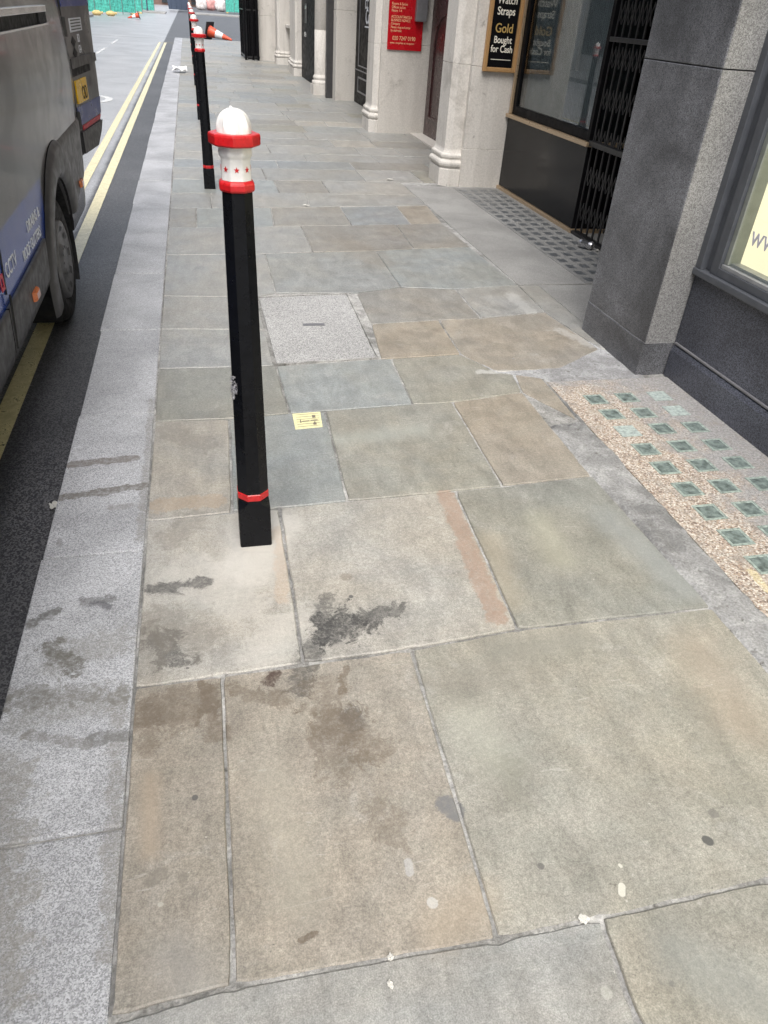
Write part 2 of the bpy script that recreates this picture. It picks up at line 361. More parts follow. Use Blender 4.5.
M = {}
def mats():
    M['paving'] = mat_paving()
    M['mortar'] = mat_mortar()
    M['lime'] = mat_mortar('lime_mortar', (.24, .24, .24, 1), (.44, .445, .45, 1))
    M['strip'] = mat_mortar('rough_concrete', (.17, .17, .168, 1), (.36, .36, .355, 1))
    M['lens_panel'] = mat_granite('lens_panel_concrete', (.16, .16, .155, 1), (.28, .28, .27, 1), 420, .25, .7, None, .14, .4)
    M['apron'] = mat_granite('apron_concrete', (.20, .20, .192, 1), (.34, .335, .32, 1), 420, .25, .72, None, .16, .4)
    M['kerb'] = mat_granite('kerb_granite', (.19, .195, .203, 1), (.52, .53, .555, 1), 560, .24, .55, KERB_STAINS, .20, .5)
    M['cover'] = mat_granite('cover_aggregate', (.17, .17, .17, 1), (.50, .50, .49, 1), 360, .22, .75, None, .08, .4, .5)
    M['asphalt'] = mat_asphalt()
    M['yellow'] = mat_roadpaint('yellow_line_paint', (.80, .71, .40, 1))
    M['white_line'] = mat_roadpaint('white_line_paint', (.72, .72, .70, 1))
    M['stone'] = mat_stone('portland_stone')
    M['stone2'] = mat_stone('portland_stone_aged', (.54, .515, .475, 1), 5.)
    M['gr_dark'] = mat_granite('grey_granite', (.030, .031, .035, 1), (.22, .225, .24, 1), 480, .24, .45, None, .48, .5, .15)
    M['gr_light'] = mat_granite('flamed_granite', (.11, .11, .11, 1), (.34, .34, .335, 1), 380, .26, .6, None, .12, .5, .4)
    M['gr_black'] = mat_granite('blue_black_granite', (.014, .016, .023, 1), (.13, .138, .17, 1), 420, .24, .38, None, .25, .5, .12)
    M['ledge'] = plain('grey_ledge_stone', (.17, .17, .18, 1), .5)
    M['frame'] = plain('grey_window_frame', (.085, .092, .105, 1), .38, .1)
    M['frame_lt'] = plain('light_grey_trim', (.30, .31, .32, 1), .4, .3)
    M['frame_gr'] = plain('grey_green_reveal', (.20, .215, .195, 1), .6)
    M['cream'] = mat_emit('lit_cream_panel', (1.0, .90, .62, 1), .50, .62)
    M['www'] = plain('grey_vinyl_lettering', (.50, .50, .56, 1), .5)
    M['black'] = plain('black_gloss_paint', (.006, .006, .007, 1), .45, 0, .2, 20, .06)
    M['black_shop'] = plain('black_stallriser', (.007, .007, .008, 1), .16, 0, .2, 6, .17)
    M['bollard_black'] = plain('bollard_black_paint', (.0045, .005, .0065, 1), .30, 0, .25, 40, .17, None, .12)
    M['red'] = plain('bollard_red_paint', (.47, .011, .014, 1), .33, 0, .16, 90, .5, None, .2)
    M['white'] = plain('bollard_white_paint', (.70, .70, .685, 1), .4, 0, .07, 60, .5, None, .15)
    M['silver'] = plain('torn_foil', (.36, .36, .38, 1), .35, .5, .95, 260)
    M['gold'] = plain('gold_trim', (.50, .38, .25, 1), .34, .6, .06, 60)
    M['wood_gold'] = plain('gilt_wood', (.40, .235, .10, 1), .42, .1, .08, 60)
    M['gate'] = plain('gate_metal', (.030, .030, .031, 1), .36, .5, .3, 40)
    M['dark'] = plain('dark_interior', (.012, .012, .012, 1), .7)
    M['slat'] = plain('shutter_slat', (.50, .51, .52, 1), .45, .3)
    M['brown_door'] = plain('brown_door_wood', (.045, .020, .020, 1), .30, 0, .3, 18)
    M['red_sign'] = plain('red_sign_enamel', (.42, .006, .012, 1), .25, 0, .08, 12)
    M['sign_text'] = plain('sign_gilt_text', (.78, .50, .28, 1), .4)
    M['cream_text'] = plain('cream_text', (.80, .76, .66, 1), .4)
    M['gold_text'] = plain('gold_text', (.62, .42, .14, 1), .35, .3)
    M['box_grey'] = plain('grey_metal_box', (.20, .20, .21, 1), .4, .4)
    M['van'] = mat_paint_van()
    M['van_plain'] = plain('van_door_paint', (.034, .034, .037, 1), .34, .1, .12, 8, .4, .2)
    M['plastic'] = plain('black_plastic', (.030, .030, .032, 1), .45, 0, .2, 40)
    M['plastic_grey'] = plain('grey_plastic', (.040, .039, .040, 1), .40, 0, .2, 30)
    M['rubber'] = plain('tyre_rubber', (.011, .011, .012, 1), .75, 0, .3, 50)
    M['hub'] = plain('hubcap_grey', (.16, .16, .168, 1), .42, .3, .2, 30)
    M['chrome'] = plain('bright_rail', (.62, .61, .60, 1), .22, .8, .1, 10)
    M['amber'] = plain('amber_lens', (.50, .13, .03, 1), .18, 0, .15, 60, .5, .5)
    M['blue'] = plain('livery_blue', (.018, .040, .20, 1), .3)
    M['white_vinyl'] = plain('white_vinyl', (.66, .68, .72, 1), .45)
    M['red_vinyl'] = plain('red_vinyl', (.45, .03, .05, 1), .4)
    M['plate'] = plain('yellow_number_plate', (.78, .46, .02, 1), .3)
    M['glass'] = mat_glass('window_glass', (.70, .74, .75, 1), 1.38)
    M['clear'] = mat_glass('clear_glass', (.97, .99, .98, 1), 1.35)
    M['van_glass'] = plain('tinted_glass', (.02, .018, .018, 1), .04, 0, .05, 5, .8)
    M['lens_rim'] = plain('lens_edge_glass', (.25, .30, .27, 1), .4, 0, .55, 70)
    M['lens'] = plain('green_lens_glass', (.15, .185, .172, 1), .22, 0, .6, 34, .8)
    M['lens_chalk'] = plain('chalky_lens', (.32, .37, .35, 1), .6, 0, .4, 60)
    M['lens_grey'] = plain('dusty_lens', (.105, .112, .118, 1), .35, 0, .3, 40)
    M['tile_yel'] = plain('yellow_enamel', (.74, .70, .40, 1), .5, 0, .12, 60)
    M['tile_mark'] = plain('grey_mark', (.22, .19, .15, 1), .6)
    M['cone'] = plain('cone_orange', (.62, .085, .035, 1), .5)
    M['cone_w'] = plain('cone_white_sleeve', (.72, .72, .72, 1), .4)
    M['green_net'] = plain('green_netting', (.06, .36, .29, 1), .6, 0, .6, 7)
    M['sand'] = plain('sandbag', (.55, .42, .18, 1), .8)
    M['bulk'] = plain('bulk_bag', (.62, .58, .56, 1), .8, 0, .3, 3)
    M['pinkbag'] = plain('pink_board', (.60, .30, .28, 1), .8, 0, .3, 3)
    M['skip'] = plain('blue_grey_steel', (.05, .07, .11, 1), .5)
    M['opp'] = mat_stone('facing_stone', (.52, .50, .47, 1), 9.)
    M['opp_glass'] = plain('facing_window', (.03, .035, .04, 1), .08, 0, .2, 2, .6)
    M['brick'] = plain('far_brick', (.16, .10, .08, 1), .8, 0, .3, 2)
    M['rag'] = plain('white_plastic_bag', (.75, .76, .77, 1), .5)
    M['alu'] = plain('aluminium_can', (.55, .55, .57, 1), .28, .85, .2, 60)
    M['paper'] = plain('white_paper', (.55, .54, .50, 1), .7)
    M['leaf'] = plain('dry_litter', (.16, .11, .06, 1), .8, 0, .4, 80)

# ------------------------------------------------------------------ mesh helpers
class MB:
    def __init__(s): s.v = []; s.f = []; s.mi = []; s.c = []; s.sm = []
    def add(s, vs, fs, mi=0, col=None, smooth=False):
        o = len(s.v); s.v += [tuple(v) for v in vs]
        for f in fs: s.f.append([o+i for i in f]); s.mi.append(mi); s.c.append(col); s.sm.append(smooth)
        return s
    def box(s, x0, x1, y0, y1, z0, z1, mi=0, bev=0., col=None):
        if bev:
            bm = bmesh.new(); bmesh.ops.create_cube(bm, size=1)
            for v in bm.verts: v.co = Vector(((x0+x1)/2+v.co.x*(x1-x0), (y0+y1)/2+v.co.y*(y1-y0), (z0+z1)/2+v.co.z*(z1-z0)))
            bmesh.ops.bevel(bm, geom=bm.edges[:], offset=bev, segments=2, affect='EDGES', profile=.5)
            return s.bm(bm, mi, col)
        vs = [(x, y, z) for z in (z0, z1) for y in (y0, y1) for x in (x0, x1)]
        return s.add(vs, [(0,2,3,1),(4,5,7,6),(0,1,5,4),(2,6,7,3),(0,4,6,2),(1,3,7,5)], mi, col)
    def bm(s, bm, mi=0, col=None, smooth=False):
        bm.verts.index_update()
        s.add([v.co[:] for v in bm.verts], [[v.index for v in f.verts] for f in bm.faces], mi, col, smooth); bm.free(); return s
    def loft(s, rings, mi=0, cap=True, closed=True, smooth=False, col=None):
        k = len(rings[0]); vs = [p for r in rings for p in r]; fs = []
        for a in range(len(rings)-1):
            for i in range(k if closed else k-1):
                j = (i+1) % k; fs.append((a*k+i, a*k+j, (a+1)*k+j, (a+1)*k+i))
        s.add(vs, fs, mi, col, smooth)
        if cap:
            s.add(rings[0], [list(range(k))[::-1]], mi, col); s.add(rings[-1], [list(range(k))], mi, col)
        return s
    def tube(s, p, q, r, mi=0, n=8, r2=None):
        p, q = Vector(p), Vector(q); d = (q-p).normalized(); u = d.orthogonal().normalized(); w = d.cross(u)
        ring = lambda c, rr: [c+(u*math.cos(2*PI*i/n)+w*math.sin(2*PI*i/n))*rr for i in range(n)]
        return s.loft([ring(p, r), ring(q, r if r2 is None else r2)], mi, smooth=n > 8)
    def bar(s, p, q, wx, wy, mi=0):
        """square bar"""
        p, q = Vector(p), Vector(q); d = (q-p).normalized(); u = Vector((0,0,1)).cross(d)
        u = Vector((1,0,0)) if u.length < 1e-3 else u.normalized(); w = d.cross(u)
        ring = lambda c: [c-u*wx-w*wy, c+u*wx-w*wy, c+u*wx+w*wy, c-u*wx+w*wy]
        return s.loft([ring(p), ring(q)], mi)
    def build(s, name, mat, parent=None, loc=None):
        me = bpy.data.meshes.new(name); me.from_pydata(s.v, [], s.f)
        for m_ in (mat if isinstance(mat, (list, tuple)) else [mat]): me.materials.append(m_)
        me.polygons.foreach_set('material_index', s.mi); me.polygons.foreach_set('use_smooth', s.sm)
        if any(c is not None for c in s.c):
            at = me.color_attributes.new('Col', 'FLOAT_COLOR', 'CORNER')
            for p in me.polygons:
                c = s.c[p.index] or (.3, .29, .26)
                for li in p.loop_indices: at.data[li].color = (*c, 1)
        bm = bmesh.new(); bm.from_mesh(me); bmesh.ops.recalc_face_normals(bm, faces=bm.faces); bm.to_mesh(me); bm.free()
        o = bpy.data.objects.new(name, me); COL.objects.link(o)
        if parent: o.parent = parent
        if loc: o.location = loc
        return o

def thing(name, label, cat, loc=(0,0,0), rz=0, group=None):
    o = bpy.data.objects.new(name, None); COL.objects.link(o); o.location = loc; o.rotation_euler = (0, 0, rz)
    o.empty_display_size = .1
    return tag(o, label, cat, group)
def tag(o, label, cat, group=None):
    o['label'] = label; o['category'] = cat
    if group: o['group'] = group
    return o
def struct(o): o['kind'] = 'structure'; return o
def dup(root, loc=None, rz=None, label=None):
    def cp(o, par):
        c = o.copy(); COL.objects.link(c); c.parent = par
        for ch in o.children: cp(ch, c)
        return c
    r = cp(root, None)
    if loc is not None: r.location = loc
    if rz is not None: r.rotation_euler.z = rz
    if label: r['label'] = label
    return r
def text(name, s, size, mat, origin, ux, uy, parent, ext=.001, sx=1., align='LEFT', spacing=1., bold=0.):
    """flat lettering as mesh: ux is the reading direction, uy is up"""
    cu = bpy.data.curves.new(name, 'FONT'); cu.body = s; cu.size = size; cu.extrude = ext; cu.align_x = align; cu.space_character = spacing; cu.offset = bold
    tmp = bpy.data.objects.new('tmp', cu); COL.objects.link(tmp)
    dg = bpy.context.evaluated_depsgraph_get(); me = bpy.data.meshes.new_from_object(tmp.evaluated_get(dg))
    bpy.data.objects.remove(tmp)
    ux, uy = Vector(ux).normalized(), Vector(uy).normalized(); uz = ux.cross(uy)
    mt = Matrix((ux*sx, uy, uz)).transposed().to_4x4(); mt.translation = Vector(origin)
    me.transform(mt); me.name = name; me.materials.clear(); me.materials.append(mat)
    o = bpy.data.objects.new(name, me); COL.objects.link(o)
    if parent: o.parent = parent
    return o
def outline(pts, off):
    """offset a counter-clockwise convex outline outward"""
    n = len(pts); out = []
    for i in range(n):
        p0, p1, p2 = Vector(pts[i-1]), Vector(pts[i]), Vector(pts[(i+1) % n])
        d1 = (p1-p0).normalized(); d2 = (p2-p1).normalized(); n1 = Vector((d1.y, -d1.x)); n2 = Vector((d2.y, -d2.x))
        b = (n1+n2); b = b/ (b.length**2) * 2
        out.append(p1 + b*off)
    return out
def prism(mb, pts, levels, mi=0):
    mb.loft([[(*p, z) for p in outline(pts, off)] for z, off in levels], mi)
    return mb

mats()
def rebase(root, loc):
    root.location = loc
    for ch in root.children: ch.location = (-loc[0], -loc[1], -loc[2])
    return root

# ------------------------------------------------------------------ pavement
TONE = dict(tan1=(.335,.285,.222), tan2=(.345,.295,.232), tan3=(.345,.285,.212), ochre=(.37,.295,.20), olive=(.305,.288,.235), green=(.275,.277,.24),
            green2=(.295,.288,.24), blue=(.268,.308,.325), bluet=(.285,.305,.308), blue2=(.25,.285,.32), grey=(.305,.312,.312), grey2=(.325,.328,.325),
            pale=(.43,.405,.365), pale2=(.385,.362,.325), patch=(.375,.345,.30), brown=(.285,.270,.245), concrete=(.36,.352,.335))
TONE = {k: tuple((c*.48+.52*sum(v)/3)*m for c, m in zip(v, (.875, .875, .85))) for k, v in TONE.items()}
SLABS=[
 ('tan2',[(-0.264,0.577),(-0.053,0.59),(-0.045,1.332),(-0.264,1.325)]),
 ('tan1',[(-0.053,0.59),(0.446,0.574),(0.47,1.342),(-0.045,1.332)]),
 ('olive',[(0.446,0.574),(0.662,0.572),(1.052,0.573),(1.468,1.128),(1.442,1.363),(0.8,1.369),(0.47,1.342)]),
 ('pale',[(-0.264,1.325),(-0.045,1.332),(0.169,1.339),(0.18,2.074),(0.018,2.071),(-0.264,2.056)]),
 ('pale2',[(0.169,1.339),(0.47,1.342),(0.8,1.369),(0.835,2.098),(0.427,2.085),(0.18,2.074)]),
 ('green',[(0.8,1.369),(1.442,1.363),(1.412,2.131),(1.029,2.107),(0.835,2.098)]),
 ('patch',[(-0.264,2.056),(0.018,2.071),(0.04,2.755),(-0.264,2.769)]),
 ('blue',[(0.018,2.071),(0.18,2.074),(0.427,2.085),(0.453,2.786),(0.3,2.783),(0.04,2.755)]),
 ('green2',[(0.427,2.085),(0.835,2.098),(1.029,2.107),(1.045,2.815),(0.859,2.813),(0.453,2.786)]),
 ('tan3',[(1.029,2.107),(1.412,2.131),(1.417,2.885),(1.045,2.815)]),
 ('tan1',[(1.417,2.885),(1.566,2.584),(1.596,3.027),(1.454,3.087)]),
 ('green',[(-0.264,2.769),(0.04,2.755),(0.3,2.783),(0.289,3.28),(-0.264,3.29)]),
 ('blue',[(0.3,2.783),(0.453,2.786),(0.859,2.813),(0.876,3.325),(0.823,3.323),(0.289,3.28)]),
 ('green2',[(0.859,2.813),(1.045,2.815),(1.417,2.885),(1.454,3.087),(1.38,3.117),(1.26,3.354),(0.876,3.325)]),
 ('grey',[(-0.264,3.29),(0.289,3.28),(0.287,3.754),(-0.264,3.802)]),
 ('grey2',[(-0.264,3.802),(0.287,3.754),(0.276,4.288),(-0.264,4.326)]),
 ('COVER',[(0.276,4.288),(0.285,3.292),(0.81,3.336),(0.838,4.34)]),
 ('ochre',[(0.823,3.323),(0.876,3.325),(1.26,3.354),(1.285,3.849),(0.873,3.809)]),
 ('tan2',[(1.26,3.354),(1.38,3.117),(1.727,3.137),(2.067,3.362),(1.991,3.946),(1.549,3.867),(1.285,3.849)]),
 ('brown',[(0.873,3.809),(1.285,3.849),(1.549,3.867),(1.552,4.394),(1.203,4.445),(0.888,4.339)]),
 ('grey2',[(1.549,3.867),(1.991,3.946),(2.016,4.461),(1.552,4.394)]),
 ('grey',[(-0.264,4.326),(0.276,4.288),(0.395,4.356),(0.401,5.187),(-0.264,5.163)]),
 ('bluet',[(0.395,4.356),(0.888,4.339),(1.203,4.445),(1.215,5.264),(0.401,5.187)]),
 ('blue',[(1.203,4.445),(1.552,4.394),(2.016,4.461),(1.98,5.375),(1.518,5.317),(1.215,5.264)]),
 ('grey2',[(-0.264,5.163),(0.401,5.187),(0.746,5.237),(0.753,5.968),(0.538,5.951),(-0.054,5.896),(-0.264,5.89)]),
 ('brown',[(0.746,5.237),(1.215,5.264),(1.518,5.317),(1.553,6.043),(1.174,6.004),(0.753,5.968)]),
 ('brown',[(1.518,5.317),(1.98,5.375),(1.972,6.107),(1.686,6.057),(1.553,6.043)]),
 ('brown',[(-0.264,5.89),(-0.054,5.896),(-0.054,6.531),(-0.264,6.519)]),
 ('blue',[(-0.054,5.896),(0.538,5.951),(0.574,6.586),(0.077,6.539),(-0.054,6.531)]),
 ('brown',[(0.538,5.951),(0.753,5.968),(1.174,6.004),(1.187,6.652),(0.916,6.625),(0.574,6.586)]),
 ('blue2',[(1.174,6.004),(1.553,6.043),(1.686,6.057),(1.713,6.711),(1.187,6.652)]),
 ('tan1',[(1.686,6.057),(1.972,6.107),(2.017,6.75),(1.713,6.711)]),
 ('grey',[(-0.264,6.519),(-0.054,6.531),(0.077,6.539),(0.084,7.124),(-0.264,7.095)]),
 ('grey2',[(0.077,6.539),(0.574,6.586),(0.916,6.625),(0.956,7.189),(0.084,7.124)]),
 ('grey',[(0.916,6.625),(1.187,6.652),(1.713,6.711),(2.017,6.75),(2.016,7.299),(0.956,7.189)]),
]

SLABS[2] = ('olive', [(0.446,0.574),(0.662,0.572),(1.052,0.573),(1.455,0.578),(1.442,1.363),(0.8,1.369),(0.47,1.342)])
SLABS += [('grey', [(-.262,.576),(-.053,.59),(.446,.574),(.662,.572),(.647,.388),(.64,-.8),(-.262,-.8)]),
          ('olive', [(.662,.572),(1.052,.573),(1.455,.578),(1.455,-.8),(.64,-.8),(.647,.388)]),
          ('grey2', [(2.067,3.362),(2.10,3.34),(2.16,3.66),(2.16,4.45),(2.016,4.461),(1.991,3.946)])]

def irregular(poly, gap, amp, seed):
    """shrink a slab outline by half a joint and give it a worn, uneven edge"""
    a = sum(poly[i][0]*poly[(i+1) % len(poly)][1]-poly[(i+1) % len(poly)][0]*poly[i][1] for i in range(len(poly)))
    if a < 0: poly = poly[::-1]
    n = len(poly); q = []
    for i in range(n):
        p0, p1, p2 = Vector(poly[i-1]), Vector(poly[i]), Vector(poly[(i+1) % n])
        d1 = (p1-p0).normalized(); d2 = (p2-p1).normalized(); n1 = Vector((d1.y,-d1.x)); n2 = Vector((d2.y,-d2.x)); b = n1+n2
        q.append(p1 - b/max(b.length**2, .3)*2*gap)
    out = []
    for i in range(n):
        p, r = q[i], q[(i+1) % n]; L = (r-p).length; k = max(1, int(L/.022)); d = (r-p)/max(L, 1e-6); nn = Vector((d.y, -d.x))
        for j in range(k):
            f = j/k; pt = p.lerp(r, f)
            e = min(f, 1-f)*L
            w = noise.noise(Vector((pt.x*9, pt.y*9, seed)))*amp + noise.noise(Vector((pt.x*42, pt.y*42, seed+5)))*amp*.55
            chip = noise.noise(Vector((pt.x*3.1+seed, pt.y*3.1, 7.7)))
            if chip > .36: w -= (chip-.36)*amp*9*abs(noise.noise(Vector((pt.x*30, pt.y*30, seed))))
            r_ = -.0045*math.exp(-e/.012)        # worn corners
            out.append(pt + nn*(w if w < 0 else w*.5) + nn*r_)
    return out
pv = MB()
def slab(tone, poly, seed, gap=.0038, amp=.0038, z=None, fine=True):
    random.seed(seed*7+1)
    c = TONE[tone]; f = random.uniform(.95, 1.05); c = tuple(x*f for x in c)
    dz = random.uniform(-.0015, .002) if z is None else z
    if fine: q = irregular(poly, gap, amp, seed*1.37)
    else:
        a = sum(poly[i][0]*poly[(i+1) % len(poly)][1]-poly[(i+1) % len(poly)][0]*poly[i][1] for i in range(len(poly)))
        q = outline(poly if a > 0 else poly[::-1], -gap)
    n = len(q); cx = sum(p[0] for p in q)/n; cy = sum(p[1] for p in q)/n
    inn = [Vector((p[0], p[1])) + (Vector((cx, cy))-Vector((p[0], p[1]))).normalized()*.0035 for p in q]
    top = [(p[0], p[1], dz) for p in inn]; edge = [(p[0], p[1], dz-.0035) for p in q]; low = [(p[0], p[1], -.03) for p in q]
    pv.loft([low, edge, top], 0, False, True, False, c); pv.add(top, [list(range(n))], 0, c)
for i, (tone, poly) in enumerate(SLABS):
    if tone != 'COVER': slab(tone, poly, i+1)
# courses farther along and behind the viewer
random.seed(5)
tones = ['grey','grey2','brown','bluet','grey','grey2','green2','blue2','grey2','grey','pale2','blue']
y = 7.10; k = 200
while y < 36.2:
    d = random.uniform(.42, .72); y1 = min(y+d, 36.25); x = -.262
    x1max = 2.016 if y < 7.3 else 3.3
    skew = .035
    while x < x1max-.05:
        w = random.uniform(.45, 1.15); xe = x+w
        if xe > x1max-.35: xe = x1max
        slab(random.choice(tones), [(x, y+skew*(x+.26)), (xe, y+skew*(xe+.26)), (xe, y1+skew*(xe+.26)), (x, y1+skew*(x+.26))], k, .005, .003, None, y < 14); k += 1
        x = xe
    y = y1
y = -.8
while y > -7:
    d = random.uniform(.5, .75); x = -.262
    while x < 1.4:
        xe = min(x+random.uniform(.5, 1.0), 1.47)
        if xe > 1.2: xe = 1.47
        slab(random.choice(['tan1','olive','green','grey','tan2']), [(x, y-d), (xe, y-d), (xe, y), (x, y)], k, .0055, .003, None, False); k += 1
        x = xe
    y -= d
struct(pv.build('pavement', M['paving']))
bed = MB(); bed.box(-.262, 3.6, -7, 36.25, -.14, -.0055)
struct(bed.build('pavement_bedding', M['mortar']))
ap = MB()
for x0, x1, y0, y1 in ((2.022, 3.36, 4.475, 7.62), (2.16, 3.36, 3.03, 4.455), (1.6, 2.3, 2.99, 3.02)):
    if x1 > 3: ap.box(x0, x1, y0, y1, -.05, -.0005, 0, .002)
struct(ap.build('apron', M['apron']))
# rough concrete strip between the flags and the pavement light
st = MB(); rows = []
for i in range(150):
    yy = -.5+i*.0236
    if yy > 3.02: break
    l = 1.445+.012*noise.noise(Vector((0, yy*7, 1)))+.010*noise.noise(Vector((3, yy*24, 1))) - .03*max(0, min(1, (yy-1.0)/1.2))
    r = 1.585+.02*noise.noise(Vector((9, yy*5, 4)))+.012*noise.noise(Vector((5, yy*22, 2)))
    if yy > 2.55: l = max(l, 1.575)
    mid = [l+(r-l)*f for f in (.06, .3, .42, .5, .7, .94)]
    rows.append([(l, yy, -.006)]+[(m_, yy, .0018+.0035*noise.noise(Vector((m_*23, yy*13, 3)))-(.004 if j == 2 else 0)) for j, m_ in enumerate(mid)]+[(r, yy, -.001)])
st.loft(rows, 0, False, False, True)
struct(st.build('concrete_strip', M['strip']))
fl = MB(); LP = [(1.36,3.15),(1.48,3.05),(1.60,3.0),(2.12,2.99),(2.12,3.44),(2.04,3.46),(2.0,3.3),(1.75,3.2)]; vs = []
for i in range(46):
    for j in range(26): x_, y_ = 1.33+i*.0178, 2.985+j*.0195; vs.append((x_, y_, -.0026+.0022*noise.noise(Vector((x_*9, y_*9, 2)))+.0018*noise.noise(Vector((x_*31, y_*31, 6)))))
fl.add(vs, [(i*26+j, (i+1)*26+j, (i+1)*26+j+1, i*26+j+1) for i in range(45) for j in range(25)], 0, None, True)
struct(fl.build('lime_mortar_fillet', M['lime']))
# kerb of granite blocks
kb = MB(); y = -6.7; i = 0
while y < 36.2:
    L = .955; kb.box(-.566+.004*math.sin(i*2.1), -.2665, y+.0022, y+L-.0022, -.20, .0035*math.sin(i*1.7)*.6, 0, .006); y += L; i += 1
struct(kb.build('kerb', M['kerb']))
kj = MB(); kj.box(-.562, -.262, -6.7, 36.2, -.2, -.006)
struct(kj.build('kerb_joint_bed', M['mortar']))
# road
rd = MB(); RZ = -.12
rd.add([(-60, -60, RZ), (60, -60, RZ), (60, 500, RZ), (-60, 500, RZ)], [(0,1,2,3)])
struct(rd.build('road', M['asphalt']))
ln = MB()
def line(mb, x0, x1, y0, y1, z=RZ+.004, mi=0): mb.add([(x0,y0,z),(x1,y0,z),(x1,y1,z),(x0,y1,z)], [(0,1,2,3)], mi)
line(ln, -.960, -.868, -6, 34.4); line(ln, -1.168, -1.076, -6, 34.4); line(ln, -1.175, -.60, 34.4, 34.52)
struct(ln.build('double_yellow_line', M['yellow']))
dl = MB()
for k in range(-3, 12):
    y0 = 26.06+k*5.45
    if 24 < y0 < 36 or y0 < 24: line(dl, -2.74, -2.64, y0, y0+3.1)
line(dl, -6.0, -1.3, 37.2, 37.4)
struct(dl.build('centre_line', M['white_line']))
rg = MB(); R0, R1 = .42, .30
ring = lambda r: [(-1.80+r*math.cos(a*PI/18), 15.0+1.5*r*math.sin(a*PI/18), RZ+.004) for a in range(36)]
rg.loft([ring(R0), ring(R1)], 0, False)
struct(rg.build('painted_ring', M['white_line']))
# kerb channel grit
fp = MB(); fp.box(-9, -6.2, -40, 62, -.3, 0, 0, .01); struct(fp.build('far_side_pavement', M['apron']))
fq = MB(); fq.box(.3, 12, 91, 97, -.3, 0, 0, .02); fq.box(-8, -2.0, 84, 90, -.3, 0, 0, .02); struct(fq.build('junction_pavement', M['apron']))

# ------------------------------------------------------------------ pavement lights, covers, plates
t = thing('pavement_light', 'pebble aggregate pavement light with pale green glass squares beside the granite pier and lit window', 'pavement light')
pb = MB(); pb.box(1.588, 2.262, -.6, 2.985, -.06, -.0012)
pb.build('aggregate_panel', M['pebble'] if 'pebble' in M else mat_pebble(), t)
CH = {(0, 2): 1, (1, 2): 1, (2, 0): 1, (7, 2): 1}
for r in range(15):
    for c in range(3):
        x = 1.751+c*.168+random.uniform(-.004, .004)+.0035*r*0; yy = 2.775-r*.156+random.uniform(-.004, .004)
        h = .048; m_ = MB()
        m_.loft([[(x-h,yy-h,-.02),(x+h,yy-h,-.02),(x+h,yy+h,-.02),(x-h,yy+h,-.02)], [(x-h,yy-h,.001),(x+h,yy-h,.001),(x+h,yy+h,.001),(x-h,yy+h,.001)],
                 [(x-h*.82,yy-h*.82,.0014),(x+h*.82,yy-h*.82,.0014),(x+h*.82,yy+h*.82,.0014),(x-h*.82,yy+h*.82,.0014)],
                 [(x-h*.76,yy-h*.76,.0002),(x+h*.76,yy-h*.76,.0002),(x+h*.76,yy+h*.76,.0002),(x-h*.76,yy+h*.76,.0002)]], 0)
        f = m_.f.pop(); mi = m_.mi.pop(); m_.c.pop(); m_.sm.pop()
        m_.f.append(f); m_.mi.append(1); m_.c.append(None); m_.sm.append(False)
        ch = (r, c) in CH
        m_.build('glass_lens', [M['lens_chalk'], M['lens_chalk']] if ch else [M['lens_rim'], M['lens']], t)
rebase(t, (1.9, 1.2, 0))
t = thing('pavement_light', 'grey pavement light with rows of small dark squares along the foot of the black shopfront', 'pavement light')
fr = MB(); fr.box(2.52, 3.02, 4.48, 7.56, -.05, .0015); fr.build('concrete_panel', M['lens_panel'], t)
for r in range(20):
    for c in range(4):
        x = 2.585+c*.112; yy = 4.56+r*.150+.012*c; h = .032
        m_ = MB(); m_.box(x-h, x+h, yy-h*1.3, yy+h*1.3, -.01, .0025, 0, .001); m_.build('glass_lens', M['lens_grey'], t)
rebase(t, (2.77, 6, 0))

t = thing('inspection_cover', 'pale speckled aggregate inspection cover set among the flagstones', 'cover')
cv = MB(); cv.loft([[(.296,3.312,-.03),(.80,3.355,-.03),(.818,4.318,-.03),(.288,4.272,-.03)], [(.296,3.312,0),(.80,3.355,0),(.818,4.318,0),(.288,4.272,0)]])
cv.build('cover_slab', M['cover'], t)
cv = MB(); cv.box(.49, .61, 3.80, 3.835, -.01, .0015); cv.build('lifting_slot', M['box_grey'], t)
cv = MB()
for (a, b) in (((.280,3.300),(.815,3.344)), ((.815,3.344),(.834,4.334)), ((.834,4.334),(.274,4.286)), ((.274,4.286),(.280,3.300))):
    cv.bar((*a, -.004), (*b, -.004), .007, .006)
cv.build('cover_frame', M['mortar'], t)
rebase(t, (.55, 3.8, 0))

t = thing('marker_plate', 'small yellow marker plate with grey marks set in the flagstone behind the nearest bollard', 'marker plate')
q = [(.305,2.632),(.420,2.642),(.430,2.777),(.308,2.770)]
m_ = MB(); m_.loft([[(*p, -.01) for p in q], [(*p, .0026) for p in q]]); m_.build('plate', M['tile_yel'], t)
m_ = MB()
P = lambda u, v: ((q[0][0]*(1-u)+q[1][0]*u)*(1-v)+(q[3][0]*(1-u)+q[2][0]*u)*v, (q[0][1]*(1-u)+q[1][1]*u)*(1-v)+(q[3][1]*(1-u)+q[2][1]*u)*v)
def strip(u0, u1, v0, v1): m_.add([(*P(u0,v0), .0036), (*P(u1,v0), .0036), (*P(u1,v1), .0036), (*P(u0,v1), .0036)], [(0,1,2,3)])
for k in range(6): strip(.10, .93, .10+k*.155, .125+k*.155)
strip(.68,.80,.16,.30); strip(.68,.80,.62,.80); strip(.60,.86,.44,.49); strip(.30,.56,.42,.47); strip(.72,.76,.30,.36); strip(.22,.26,.35,.55)
m_.build('markings', M['tile_mark'], t)
rebase(t, (.366, 2.705, 0))

